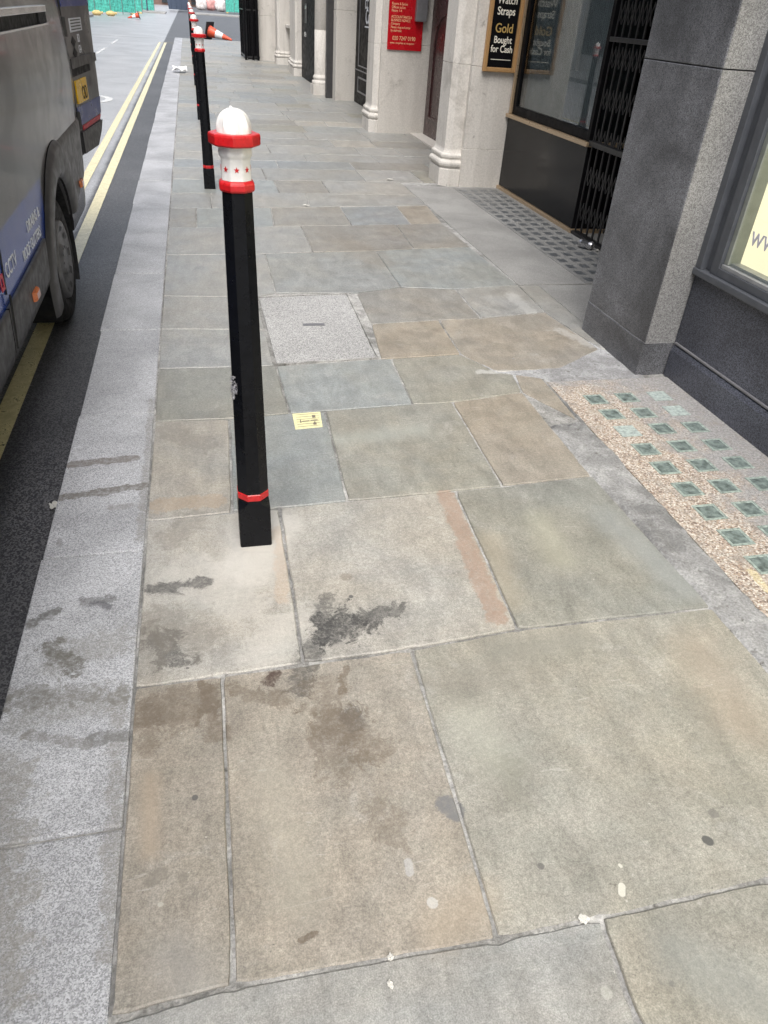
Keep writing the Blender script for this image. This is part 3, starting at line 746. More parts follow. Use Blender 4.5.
# ------------------------------------------------------------------ bollards
def ring8(z, w, c):
    return [(w, -w+c, z), (w, w-c, z), (w-c, w, z), (-w+c, w, z), (-w, w-c, z), (-w, -w+c, z), (-w+c, -w, z), (w-c, -w, z)]
OCT = 2-math.sqrt(2)
o8 = lambda z, w: ring8(z, w, w*OCT)
def soft(z, w, rot=0.):
    # octagon with rounded corners
    r = []; h = w*math.tan(PI/8)
    for k in range(8):
        a = k*PI/4+rot; n_ = Vector((math.cos(a), math.sin(a))); u = Vector((-n_.y, n_.x))
        for f in (-.95, -.5, 0, .5, .95): p = n_*(w-(.0012 if abs(f) > .8 else 0)*.3)+u*(h*f); r.append((p.x, p.y, z))
    return r
def make_bollard(label):
    t = thing('bollard', label, 'bollard', group='bollards along the kerb')
    b = MB(); b.loft([ring8(-.02, .0505, .004), ring8(.145, .0495, .004), ring8(.158, .049, .049*OCT*.8), o8(.166, .0475), o8(.172, .046)]); b.build('base', M['bollard_black'], t)
    b = MB(); b.loft([o8(.172, .044), o8(.174, .0475), o8(.194, .0475), o8(.197, .0445)]); b.build('red_band', M['red'], t)
    b = MB(); b.loft([o8(.197, .046), o8(.205, .0468), o8(.60, .0420), o8(1.066, .0362)])
    b.build('shaft', M['bollard_black'], t)
    b = MB(); b.loft([soft(z, w) for z, w in ((1.066,.037),(1.068,.0405),(1.072,.0425),(1.083,.0425),(1.087,.041),(1.090,.038),(1.092,.034))]); b.build('lower_collar', M['red'], t)
    b = MB(); b.loft([soft(z, w) for z, w in ((1.092,.0352),(1.138,.0345),(1.142,.036),(1.146,.0385),(1.151,.0395),(1.156,.0385),(1.160,.0385),(1.168,.040))], 0, True, True, True); dr = b.build('drum', M['white'], t)
    for k in range(8):
        a = PI/4*k; s = MB(); n_ = Vector((math.cos(a), math.sin(a), 0)); u = Vector((-math.sin(a), math.cos(a), 0))
        pts = []
        for j in range(10):
            rr = .0072 if j % 2 == 0 else .003; an = PI/2+j*PI/5
            pts.append((u*(rr*math.cos(an))+Vector((0,0,1.117+rr*math.sin(an)))))
        s.loft([[p+n_*.0335 for p in pts], [p+n_*.0358 for p in pts]]); s.build('star', M['red'], dr)
    b = MB(); b.loft([soft(z, w, .30) for z, w in ((1.1665,.050),(1.168,.0545),(1.171,.0568),(1.188,.0572),(1.192,.056),(1.1935,.053),(1.1938,.038))]); b.build('upper_collar', M['red'], t)
    d = MB(); rings = []; N = 64
    for i in range(17):
        th = i/16*PI/2; z = 1.1925+.0515*math.sin(th); r = .0405*math.cos(th)**.80 if i < 16 else .0006
        row = []
        for j in range(N):
            a = 2*PI*j/N; q = 8*(a-.2)+(.9*math.sin(th*2.0))
            rib = max(0, math.cos(q))**3                      # leaf-like ribs that meet near the tip
            k = 1+(.13*rib-.055)*min(1, i/3)*min(1, (16-i)/4)
            row.append((r*k*math.cos(a), r*k*math.sin(a), z))
        rings.append(row)
    d.loft(rings, 0, True, True, True); d.build('dome_cap', M['white'], t)
    k_ = MB(); k_.loft([[(.005*math.cos(a*PI/4)-.003, .005*math.sin(a*PI/4), 1.2420) for a in range(8)], [(.0028*math.cos(a*PI/4)-.005, .0028*math.sin(a*PI/4), 1.2475) for a in range(8)]]); k_.build('cap_tip', M['white'], t)
    return t
B1 = make_bollard('black bollard nearest the camera, a torn foil sticker on its shaft')
B1.location = (.0855, 1.918, 0)
BL = {7.33: 'second black bollard along the kerb, standing just behind the nearest one',
      11.95: 'third black bollard from the front, mostly hidden behind the second one',
      16.9: 'fourth black bollard in the row along the kerb, only its upper part in view',
      22.3: 'fifth bollard along the kerb, its red and white top just above the fourth',
      27.6: 'sixth bollard in the kerb row, next to last before the road junction',
      32.9: 'last and farthest bollard of the kerb row, by the road junction'}
for y, lab in BL.items():
    dup(B1, (.080, y, 0), None, lab)
# torn foil sticker on the chamfer and side that face the van
s = MB(); random.seed(8)
NU, NV = 7, 12; C0, C1, C2 = Vector((-.0432, .004)), Vector((-.0432, -.0179)), Vector((-.0179, -.0432))
def wrap(u):
    return C0.lerp(C1, u/.45) if u < .45 else C1.lerp(C2, (u-.45)/.55*.62)
vs = []
for i in range(NU+1):
    for j in range(NV+1):
        u = min(1, max(0, i/NU+random.uniform(-.05, .05))); p = wrap(u); o = p.normalized()*(.0012+random.random()*.0045)
        vs.append((p.x+o.x, p.y+o.y, .508+.080*(j/NV)+random.uniform(-.004, .004)))
fs = []
for i in range(NU):
    for j in range(NV):
        a = noise.noise(Vector((i*.55, j*.5, 3.3)))+.55-abs(i/NU-.55)*.8-abs(j/NV-.55)*.6
        q = [i*(NV+1)+j, (i+1)*(NV+1)+j, (i+1)*(NV+1)+j+1, i*(NV+1)+j+1]
        if a > .12: fs.append(q[:3]) if random.random() < .25 else fs.append(q)
s.add(vs, fs); s.build('torn_sticker', M['silver'], B1)

# ------------------------------------------------------------------ granite-faced shop, nearest on the right
t = thing('granite_building', 'granite faced shop building with a lit cream window, nearest on the right', 'building')
XP = 2.100; XW = 2.265
b = MB(); b.box(XP, 2.60, 3.030, 3.655, .1685, 1.336, 0, .004); b.box(XP, 2.60, 3.030, 3.655, 1.3395, 5.2, 0, .004); pier = b.build('pier', M['gr_dark'], t)
b = MB(); b.box(XP+.004, XW+.002, 3.0255, 3.0295, .1695, 1.335); b.box(XP+.004, XW+.002, 3.0255, 3.0295, 1.3405, 5.15); b.build('return_facing', M['gr_light'], pier)
b = MB(); b.box(XP+.0015, 2.58, 3.0262, 3.652, .1655, .1695); b.build('pale_joint', M['lime'], pier)
b = MB(); b.box(XP-.003, 2.62, 3.027, 3.658, -.02, .1665, 0, .005); b.build('plinth', M['gr_dark'], pier)
b = MB()
prof = [(XW+.05, -.02), (XW-.012, -.02), (XW-.012, .135), (XW-.004, .158), (XW+.012, .166), (XW+.05, .166)]
b.loft([[(x, 3.016, z) for x, z in prof], [(x, -3, z) for x, z in prof]]); b.build('plinth', M['gr_black'], t)
b = MB(); b.box(XW-.006, XW+.05, -3, 3.0165, .1665, .176, 0, .002); b.build('ledge', M['ledge'], t)
b = MB(); b.box(XW+.004, XW+.12, -3, 3.028, .174, .512, 0, .003); b.build('stall_riser', M['gr_black'], t)
b = MB(); b.box(XW-.022, XW+.14, -3, 3.028, .514, .545, 0, .004); b.build('sill', M['frame'], t)
wf = MB()
for (a0, a1, x0) in ((2.985, 3.027, XW-.012), (2.935, 2.984, XW+.020), (2.880, 2.934, XW+.004)): wf.box(x0, XW+.16, a0, a1, .546, 2.9, 0, .002)
wf.box(XW+.004, XW+.16, -3, 2.879, .546, .582, 0, .002); wf.box(XW+.004, XW+.16, -3, 2.879, 2.62, 2.9, 0, .002)
fr = wf.build('window_frame', M['frame'], t)
b = MB(); b.box(XW+.012, XW+.15, -3, 2.878, .5822, .600, 0, .002); b.build('frame_bead', M['frame_lt'], fr)
b = MB(); b.box(XW+.022, XW+.145, 2.852, 2.879, .601, 2.618, 0, .002); b.build('reveal', M['frame_gr'], fr)
b = MB(); b.box(XW+.030, XW+.036, -3, 2.8515, .6005, 2.618); b.build('pane', M['clear'], fr)
text('lettering', 'www.', .118, M['www'], (XW+.0285, 2.770, .718), (0, -1, 0), (0, 0, 1), fr, .0008, .95, 'LEFT', 1., .0004)
b = MB(); b.box(XW+.085, XW+.10, -2.5, 2.8505, .601, 2.617); b.build('lit_display_panel', M['cream'], t)
b = MB(); b.box(XW+.037, XW+.0845, -2.5, 2.8505, .601, .612); b.build('display_floor', M['frame_lt'], t)
b = MB(); b.box(XW+.045, XW+.075, 2.40, 2.515, .6125, .72, 0, .004); b.build('display_stand', M['frame_gr'], t)
b = MB(); b.box(XW+.05, 7, -3, 3.02, 2.91, 3.5, 0, .01); b.build('fascia', M['gr_dark'], t)
b = MB(); b.box(2.62, 7, -3, 3.65, 3.52, 11, 0, .01); b.box(2.9, 7, -3, 3.65, -.02, 2.9); b.build('wall', M['gr_dark'], t)
for k in range(3):
    for j in range(3):
        y0 = -2.2+j*1.95; z0 = 4.1+k*2.4; b = MB(); b.box(2.605, 2.66, y0, y0+1.15, z0, z0+1.6); b.build('window', M['opp_glass'], t)
rebase(t, (2.6, 1.5, 0))

# ------------------------------------------------------------------ stone building with the jeweller's shopfront
t = thing('stone_building', 'pale stone building with moulded piers, doors and a black shopfront behind a lattice gate', 'building')
def pilaster(y0, y1, xf, xb, ch=.055, mat='stone', joint=1.072, top=3.4, base=True):
    """moulded pier; xf is the street face of its shaft"""
    pts = [(xb, y0), (xb, y1), (xf+ch, y1), (xf, y1-ch), (xf, y0+ch), (xf+ch, y0)]
    pts = pts[::-1]
    a = sum(pts[i][0]*pts[(i+1) % 6][1]-pts[(i+1) % 6][0]*pts[i][1] for i in range(6))
    if a < 0: pts = pts[::-1]
    s = MB(); prism(s, pts, [(.335, 0), (joint-.004, 0), (joint-.002, -.004), (joint+.002, -.004), (joint+.004, 0), (joint+1.1, 0), (top, 0)])
    o = s.build('pier', M[mat], t)
    s = MB(); prism(s, pts, [(-.02, .040), (.150, .040), (.158, .034), (.160, .028), (.166, .026), (.172, .034), (.186, .048), (.205, .053), (.222, .049), (.236, .036), (.240, .024), (.252, .022), (.262, .032), (.280, .034), (.292, .028), (.300, .014), (.318, .005), (.336, .001)])
    s.build('moulded_base', M[mat], o)
    return o
# first pier, by the shopfront
pilaster(7.69, 8.13, 2.445, 2.68)
b = MB(); b.box(2.60, 3.42, 7.615, 8.32, -.02, .353, 0, .004); b.box(2.604, 3.42, 7.619, 8.316, .354, 1.066, 0, .004); b.box(2.604, 3.42, 7.619, 8.316, 1.068, 3.4, 0, .004); b.build('pier_block', M['stone'], t)
# brown door bay
d = MB(); d.box(3.20, 3.28, 8.9, 11.24, -.02, 2.6, 0, .004)
door = d.build('door', M['brown_door'], t)
def arch_panel(y0, y1, z0, z1, x, w=.03):
    m_ = MB(); n = 22; cy = (y0+y1)/2; r = (y1-y0)/2
    path = [(y0, z0)]+[(cy-r*math.cos(a*PI/n), z1-r+r*math.sin(a*PI/n)) for a in range(n+1)]+[(y1, z0)]
    for i in range(len(path)-1): m_.bar((x, path[i][0], path[i][1]), (x, path[i+1][0], path[i+1][1]), w*.5, w*.5)
    m_.bar((x, y0, z0), (x, y1, z0), w*.5, w*.5)
    return m_
arch_panel(9.2, 10.0, .25, 1.45, 3.195).build('door_moulding', M['brown_door'], door)
arch_panel(10.2, 11.0, .25, 1.45, 3.195).build('door_moulding', M['brown_door'], door)
s = MB(); s.loft([[(3.19, 10.1+.03*math.cos(a*PI/6), 1.0+.03*math.sin(a*PI/6)) for a in range(12)], [(3.14, 10.1+.02*math.cos(a*PI/6), 1.0+.02*math.sin(a*PI/6)) for a in range(12)]]); s.build('handle', M['gold'], door)
b = MB(); b.box(3.0, 3.195, 8.32, 11.27, -.02, .02, 0, .004); b.build('doorstep', M['stone2'], t)
b = MB(); b.box(3.30, 3.42, 8.3, 11.3, -.02, 3.4); b.build('bay_wall', M['stone2'], t)
# second pier with the red sign
pilaster(11.33, 11.86, 2.45, 2.65)
b = MB(); b.box(2.525, 3.40, 11.27, 12.1, -.02, 1.08, 0, .005); b.box(2.528, 3.40, 11.273, 12.1, 1.083, 3.4, 0, .005); b.build('pier_block', M['stone2'], t)
# black shop bay
d = MB(); d.box(2.95, 3.02, 12.1, 15.3, -.02, 2.8)
bd = d.build('black_panelling', M['black'], t)
m_ = MB()
def rect(y0, y1, z0, z1, x, w=.009):
    for p, q in (((x,y0,z0),(x,y1,z0)), ((x,y1,z0),(x,y1,z1)), ((x,y1,z1),(x,y0,z1)), ((x,y0,z1),(x,y0,z0))): m_.bar(p, q, w, w)
rect(13.3, 14.98, .60, 2.3, 2.948); rect(13.3, 14.95, .20, .42, 2.948, .012); m_.bar((2.947, 12.1, .53), (2.947, 15.28, .53), .01, .008)
m_.build('panel_moulding', M['box_grey'], bd)
text('lettering', 'Co', .30, M['white_vinyl'], (2.944, 14.47, 1.24), (0, -1, 0), (0, 0, 1), bd, .002)
text('lettering', 'CC', .19, M['white_vinyl'], (2.944, 14.55, 1.445), (0, -1, 0), (0, 0, 1), bd, .002)
m_ = MB(); m_.box(2.940, 2.950, 13.2, 14.50, 1.185, 1.205); m_.box(2.940, 2.950, 13.2, 14.62, 1.60, 1.615); m_.build('lettering_rule', M['white_vinyl'], bd)
# third pier, stained, with dark downpipe and half column
b = MB(); b.box(2.585, 3.40, 15.30, 15.62, -.02, 1.4, 0, .006); b.box(2.588, 3.40, 15.303, 15.62, 1.403, 3.4, 0, .006); b.build('pier_block', M['stone2'], t)
m_ = MB(); m_.box(2.47, 2.62, 15.64, 15.80, -.02, 3.4, 0, .01); m_.build('downpipe', M['plastic_grey'], t)
def half_column(cx, cy, r, base=True):
    s = MB(); N = 20
    c = lambda rr, z: [(cx+rr*math.cos(2*PI*i/N), cy+rr*math.sin(2*PI*i/N), z) for i in range(N)]
    s.loft([c(r, .34), c(r, 1.06), c(r-.005, 1.065), c(r-.005, 1.07), c(r, 1.075), c(r*.97, 3.4)], 0, True, True, True); o = s.build('column', M['stone'], t)
    s = MB(); sq = [(cx-r*1.28, cy-r*1.28), (cx+r*1.28, cy-r*1.28), (cx+r*1.28, cy+r*1.28), (cx-r*1.28, cy+r*1.28)]
    s.loft([[(*p, -.02) for p in sq], [(*p, .17) for p in sq]])
    s.loft([c(r*1.24, .171), c(r*1.30, .20), c(r*1.27, .235), c(r*1.1, .245), c(r*1.08, .26), c(r*1.18, .275), c(r*1.14, .305), c(r*1.02, .335), c(r, .341)], 0, True, True, True)
    s.build('column_base', M['stone'], o)
half_column(2.50, 16.30, .165)
b = MB(); b.box(2.60, 3.40, 15.9, 16.9, -.02, 3.4, 0, .005); b.build('pier_block', M['stone2'], t)
# black door with intercom
d = MB(); d.box(2.60, 2.68, 16.9, 20.3, -.02, 2.7); dd = d.build('door', M['black'], t)
s = MB(); s.box(2.585, 2.601, 19.30, 19.62, 1.10, 1.46, 0, .004); s.build('intercom', M['plastic_grey'], dd)
s = MB(); s.box(2.578, 2.584, 19.36, 19.56, 1.36, 1.42); s.box(2.580, 2.599, 19.40, 19.66, .84, .93); s.build('letter_plate', M['chrome'], dd)
pilaster(20.35, 21.25, 2.455, 2.80, .05); pilaster(21.55, 21.95, 2.50, 2.80, .07)
# window bay
b = MB(); b.box(2.78, 3.40, 20.2, 25.3, -.02, .88); b.box(2.78, 3.40, 20.2, 22.3, .881, 3.4); b.box(2.78, 3.40, 24.9, 25.3, .881, 3.4); b.build('bay_wall', M['stone2'], t)
s = MB(); s.box(2.84, 2.9, 22.3, 24.9, .96, 3.4); w = s.build('window', M['opp_glass'], t)
s = MB(); s.box(2.62, 2.84, 22.1, 25.1, .885, .96, 0, .01); s.build('sill', M['stone'], w)
s = MB()
for k in range(4): s.box(2.80, 2.84, 22.5+k*.68, 22.66+k*.68, .961, 3.3)
s.build('mullion', M['stone'], w)
pilaster(24.0, 24.6, 2.40, 2.80, .06)
b = MB(); b.box(1.97, 3.40, 25.35, 27.2, -.02, 1.1, 0, .006); b.box(1.973, 3.40, 25.353, 27.2, 1.103, 3.4, 0, .006); b.build('pier_block', M['stone'], t)
# jeweller's shopfront
XS = 3.030
b = MB(); b.box(XS, XS+.06, 5.825, 7.605, .032, .655, 0, .003); b.box(XS+.061, 4.1, 5.825, 5.88, .032, .655, 0, .003); sr = b.build('stall_riser', M['black_shop'], t)
b = MB(); b.box(XS-.022, XS+.05, 5.805, 7.612, -.01, .030, 0, .004); b.box(XS+.051, 4.1, 5.805, 5.87, -.01, .030, 0, .004); b.build('gold_plinth', M['gold'], sr)
b = MB(); b.box(XS-.030, XS+.05, 5.800, 7.612, .657, .690, 0, .005); b.box(XS+.051, 4.1, 5.800, 5.86, .657, .690, 0, .005); b.build('gold_sill', M['gold'], sr)
wf = MB(); wf.box(XS-.012, XS+.07, 7.548, 7.582, .692, 2.7, 0, .003)
wfo = wf.build('window_frame', M['gold'], t)
b = MB(); b.box(XS+.01, XS+.07, 7.47, 7.546, .692, 2.7, 0, .003); b.box(XS, XS+.06, 5.825, 5.875, .692, 2.7, 0, .003); b.box(XS+.005, XS+.06, 5.876, 7.469, .692, .765, 0, .004); b.box(XS, XS+.06, 5.876, 7.469, 2.4, 2.7); b.build('inner_frame', M['black'], wfo)
b = MB(); b.box(XS+.028, XS+.034, 5.876, 7.469, .766, 2.399); b.box(XS+.062, 4.1, 5.840, 5.846, .692, 2.4); b.build('pane', M['glass'], wfo)
b = MB()
for k in range(46): b.box(XS+.085, XS+.095, 5.95+k*.033, 5.961+k*.033, .70, 2.6)
b.build('shutter_slats', M['slat'], t)
b = MB(); b.box(XS+.30, XS+.33, 5.9, 7.55, .5, 2.7); b.build('window_back', M['dark'], t)
b = MB(); b.box(4.12, 4.2, 3.66, 7.6, -.02, 3.4); b.box(XS+.05, 4.12, 3.66, 3.70, -.02, 3.4); b.box(XS, 4.12, 3.66, 7.6, 2.75, 3.4); b.box(XS+.06, 4.12, 3.7, 5.82, -.02, -.004); b.build('lobby', M['dark'], t)
# lattice security gate
g = MB(); YG0, YG1 = 3.72, 5.78
n = 40
for k in range(n+1):
    y = YG0+(YG1-YG0)*k/n; dx = .012 if k % 2 else -.012
    g.box(XS+.03+dx-.005, XS+.03+dx+.005, y-.005, y+.005, .03, 2.65)
for k in range(n):
    y0 = YG0+(YG1-YG0)*k/n; y1 = YG0+(YG1-YG0)*(k+1)/n
    for j in range(9):
        z0 = .12+j*.27
        g.bar((XS+.016, y0, z0), (XS+.016, y1, z0+.135), .002, .0035); g.bar((XS+.020, y0, z0+.135), (XS+.020, y1, z0), .002, .0035)
go = g.build('security_gate', M['gate'], t)
g = MB()
for z0, z1 in ((.668, .706), (1.362, 1.392), (2.62, 2.66)): g.box(XS-.008, XS+.052, YG0, YG1+.03, z0, z1, 0, .003)
g.box(XS-.012, XS+.055, YG0, YG1+.02, -.01, .026, 0, .003)
g.build('gate_rail', M['gate'], go)
# upper storeys
b = MB(); b.box(2.62, 8, 3.68, 27.2, 3.42, 12, 0, .01); b.box(2.45, 2.62, 3.68, 27.2, 3.42, 3.75, 0, .02); b.box(4.25, 8, 3.68, 27.2, -.02, 3.4); b.build('wall', M['stone'], t)
for k in range(3):
    for j in range(8):
        y0 = 4.6+j*2.85; z0 = 4.5+k*2.5; b = MB(); b.box(2.605, 2.66, y0, y0+1.3, z0, z0+1.75); b.build('window', M['opp_glass'], t)
b = MB(); b.box(3.41, 4.2, 7.62, 27.2, -.02, 3.4); b.build('wall', M['stone2'], t)
rebase(t, (3.4, 15, 0))

# signs
t = thing('shop_sign', 'narrow black sign in a gilt frame offering watch straps and gold bought for cash', 'sign')
YS = 7.613
b = MB(); b.box(2.735, 2.985, YS-.022, YS, 1.068, 2.30); b.build('board', M['black'], t)
b = MB()
for (a, c, e, f) in ((2.695,2.733,1.03,2.34), (2.987,3.024,1.03,2.34), (2.7335,2.9865,1.03,1.067), (2.7335,2.9865,2.302,2.34)): b.box(a, c, YS-.040, YS, e, f, 0, .006)
b.build('frame', M['wood_gold'], t)
L = lambda s, z, size, m_, sx=.8: text('lettering', s, size, M[m_], (2.862, YS-.024, z), (1,0,0), (0,0,1), t, .0015, sx, 'CENTER', 1.0, .0008)
L('Watch', 1.565, .088, 'cream_text'); L('Straps', 1.480, .088, 'cream_text'); L('Gold', 1.345, .102, 'gold_text', .86); L('Bought', 1.262, .078, 'cream_text'); L('for Cash', 1.190, .078, 'cream_text')
b = MB(); b.box(2.765, 2.965, YS-.0245, YS-.0222, 1.128, 1.133); b.build('rule', M['cream_text'], t)
rebase(t, (2.86, YS, 1.03))
t = thing('wall_sign', 'red enamel sign with gilt lettering and a phone number on the stone pier', 'sign')
YR = 11.27
b = MB(); b.box(2.600, 3.080, YR-.022, YR-.001, 1.015, 2.25, 0, .004); b.build('board', M['red_sign'], t)
def RT(s, z, size, sx=.8): text('lettering', s, size, M['sign_text'], (2.635, YR-.0235, z), (1,0,0), (0,0,1), t, .001, sx, 'LEFT')
RT('Rooms & Suites', 1.515, .042); RT('Offices to Let', 1.477, .042); RT('Floors 1-4', 1.440, .042)
RT('ACCOUNTANTS &', 1.372, .042); RT('BUSINESS ADVICE', 1.335, .042); RT('Company', 1.298, .040); RT('Please ring and enter', 1.258, .040); RT('by staircase', 1.222, .040)
text('lettering', '020 7247 0190', .066, M['sign_text'], (2.665, YR-.0235, 1.128), (1,0,0), (0,0,1), t, .001, .80)
RT('www. enquiries at reception', 1.085, .034, .86)
rebase(t, (2.84, YR, 1.015))
t = thing('letter_box', 'grey metal box fixed over the corner of the red sign', 'box')
b = MB(); b.box(2.955, 3.110, YR-.10, YR-.024, 1.35, 1.80, 0, .008); b.build('case', M['box_grey'], t)
b = MB(); b.box(2.975, 3.09, YR-.104, YR-.1005, 1.68, 1.705); b.build('slot', M['dark'], t)
rebase(t, (3.03, YR-.06, 1.35))

# iron railings at the far end of the stone building
t = thing('railings', 'tall black iron railings in front of the far end of the stone building', 'railings')
b = MB()
for k in range(8): b.box(1.585+k*.052, 1.605+k*.052, 25.18, 25.20, .06, 2.6)
for k in range(9): b.box(1.575, 1.595, 25.3+k*.2, 25.32+k*.2, .06, 2.6)
b.build('bars', M['black'], t)
for q in ((1.56, 1.99, 25.17, 25.21, .05, .10), (1.56, 1.99, 25.17, 25.21, 1.20, 1.23), (1.565, 1.605, 25.212, 27.1, .05, .10), (1.565, 1.605, 25.212, 27.1, 1.2, 1.23)): b = MB(); b.box(*q); b.build('rail', M['gate'], t)
for (x, y) in ((1.585, 25.19), (1.80, 25.20), (1.945, 25.19), (1.585, 27.1)):
    b = MB(); b.box(x-.03, x+.03, y-.03, y+.03, -.01, 2.7, 0, .005); b.build('post', M['black'], t)
b = MB(); b.box(1.66, 1.97, 25.6, 27.1, -.01, 2.6); b.build('back_panel', M['black'], t)
rebase(t, (1.8, 25.2, 0))

# ------------------------------------------------------------------ buildings across the street (seen in the shop window)
t = thing('facing_building', 'pale stone building across the street, seen only as a reflection in the shop window', 'building')
b = MB(); b.box(-16, -8.2, -30, 56, -.02, 11, 0, .01); b.build('wall', M['opp'], t)
for j in range(19):
    y0 = -29+j*4.5
    b = MB(); b.box(-8.19, -8.05, y0, y0+.45, 0, 11); b.build('pilaster', M['opp'], t)
    b = MB(); b.box(-8.19, -8.16, y0+.5, y0+4.45, .55, 3.4); b.build('shop_window', M['dark'], t)
    if j % 2:
        b = MB()
        for q in range(9): b.box(-8.155, -8.09, y0+.6+q*.22, y0+.68+q*.22, .56, 3.35)
        b.build('window_fins', M['opp'], t)
    for k in range(1, 3):
        b = MB(); b.box(-8.19, -8.15, y0+1.2, y0+3.6, .7+k*3.5, 3.1+k*3.5); b.build('window', M['opp_glass'], t)
rebase(t, (-12, 13, 0))

# ------------------------------------------------------------------ van
t = thing('van', 'dark grey van with blue livery, parked at the kerb with its rear door open', 'van')
PROF = [(-.80,.255),(-.752,.268),(-.745,.32),(-.735,.48),(-.724,.66),(-.718,.84),(-.708,.96),(-.703,1.05),(-.709,1.18),(-.718,1.32),(-.735,1.5),(-.765,1.75),(-.815,2.0),(-.90,2.18),(-1.02,2.27),(-1.3,2.31)]
CX = -1.64
def px_(z):
    for (x0, z0), (x1, z1) in zip(PROF[1:], PROF[2:]):
        if z0 <= z <= z1: return x0+(x1-x0)*(z-z0)/(z1-z0)
    return -.75
def section(y, inset=0.):
    r = [(x-inset, y, z) for x, z in PROF]; return r+[(2*CX-x, y, z) for x, y, z in r[::-1]]
b = MB()
b.loft([section(-1.9, .25), section(-1.5, .06), section(-1.2, 0), section(0), section(2), section(3.4), section(4.3), section(5.25), section(5.38, .006), section(5.45, .03), section(5.475, .075)], 0, True, True, False)
body = b.build('body', M['van'], t)
cut = MB(); WY, WZ = 4.30, .205
cyl = lambda r, x: [(x, WY+r*math.cos(2*PI*i/64), WZ+r*math.sin(2*PI*i/64)) for i in range(64)]
cut.loft([cyl(.425, -1.12), cyl(.425, -.4)]); co = cut.build('cutter', M['plastic'])
md = body.modifiers.new('b', 'BOOLEAN'); md.operation = 'DIFFERENCE'; md.object = co; md.solver = 'EXACT'
dg = bpy.context.evaluated_depsgraph_get(); me = bpy.data.meshes.new_from_object(body.evaluated_get(dg)); body.modifiers.clear(); body.data = me
bpy.data.objects.remove(co)
bm = bmesh.new(); bm.from_mesh(me)
for f in bm.faces: f.smooth = True
bm.to_mesh(me); bm.free()
es = body.modifiers.new('edge', 'EDGE_SPLIT'); es.split_angle = math.radians(28)
# wheel housing liner, arch flare
b = MB(); half = lambda r, x: [(x, WY+r*math.cos(PI*(i/24)), WZ+r*math.sin(PI*(i/24))) for i in range(-4, 29)]
b.loft([half(.418, -1.11), half(.418, -.76)], 0, False, False); b.build('wheel_housing', M['rubber'], t)
b = MB(); rows = []
A0, A1 = 22, 190
for i in range(49):
    a = math.radians(A0+(A1-A0)*i/48); p = lambda r, dx: (px_(max(.26, min(1.3, WZ+r*math.sin(a))))+dx, WY+r*math.cos(a), WZ+r*math.sin(a))
    rows.append([p(.600, .003), p(.585, .016), p(.565, .024), p(.50, .027), p(.455, .022), p(.43, .008), p(.42, -.03)])
b.loft(rows, 0, False, False, True); b.build('arch_flare', M['plastic_grey'], t)
# lower skirt panels (front of the arch, behind the arch)
def skirt(y0, y1, ztop0, ztop1, zb0, zb1, name='skirt', mat='plastic', off=.012):
    m_ = MB(); n = 14; rows = []
    for i in range(n+1):
        y = y0+(y1-y0)*i/n; zt = ztop0+(ztop1-ztop0)*i/n; zb = zb0+(zb1-zb0)*i/n
        rows.append([(px_(zt)+.001, y, zt)]+[(px_(zt+(zb-zt)*j/6)+off*(1 if j < 6 else .2), y, zt+(zb-zt)*j/6) for j in range(0, 7)]+[(px_(zb)-.06, y, zb)])
    m_.loft(rows, 0, False, False, True)
    return m_.build(name, M[mat], t)
skirt(-1.2, 2.815, .44, .462, .258, .258); skirt(2.825, 3.70, .463, .487, .258, .268)
m_ = MB(); rows = []
def inset(y): return 0 if y < 5.25 else (.006*(y-5.25)/.13 if y < 5.38 else (.006+.024*(y-5.38)/.07 if y < 5.45 else .03+.045*(y-5.45)/.025))
for k in range(17):
    row = []
    for i in range(19):
        f = i/18; zz = .345+(.790-.345)*k/16
        y0 = WY+math.sqrt(max(0, .50**2-(zz-WZ)**2)) if zz-WZ < .49 else WY+.10
        y = y0+(5.478-y0)*(1-(1-f)**1.6); z = zz+(0 if k > 8 else (.115*(1-k/8))*max(0, min(1, (y-4.75)/.65)))
        row.append((px_(z)+(.010 if 0 < k < 16 else -.003)-inset(y), y, z))
    rows.append(row)
m_.loft(rows, 0, False, False, True); m_.build('bumper_corner', M['plastic_grey'], t)
# seam of the sliding door
m_ = MB()
for i in range(14):
    z0 = .30+i*.068; z1 = z0+.068; y = lambda z: 2.79+(z-.3)*.08 if z < .46 else 2.856+.0*(z-.46)
    m_.bar((px_(z0)+.0016 + (.012 if z0 < .45 else 0), 2.856+.06*(z0-.46), z0), (px_(z1)+.0016+(.012 if z0 < .45 else 0), 2.856+.06*(z1-.46), z1), .003, .003)
m_.build('door_seam', M['rubber'], t)
# sliding door rail
m_ = MB(); x = -.706
m_.box(x-.02, x+.010, -1.1, 4.70, 1.338, 1.366, 0, .004); m_.box(x-.02, x+.012, -1.1, 4.70, 1.284, 1.292, 0, .003); m_.build('door_rail', M['chrome'], t)
m_ = MB(); m_.box(x-.02, x-.004, -1.1, 4.68, 1.293, 1.337); m_.box(x-.018, x+.006, 4.47, 4.69, 1.2935, 1.3365); m_.build('rail_channel', M['rubber'], t)
m_ = MB()
m_.loft([[(px_(z)+.004, y, z) for y, z in ((-.9,1.43),(2.75,1.43),(2.75,2.0),(-.9,2.0))], [(px_(z)-.004, y, z) for y, z in ((-.9,1.43),(2.75,1.43),(2.75,2.0),(-.9,2.0))]]); m_.build('side_window', M['van_glass'], t)
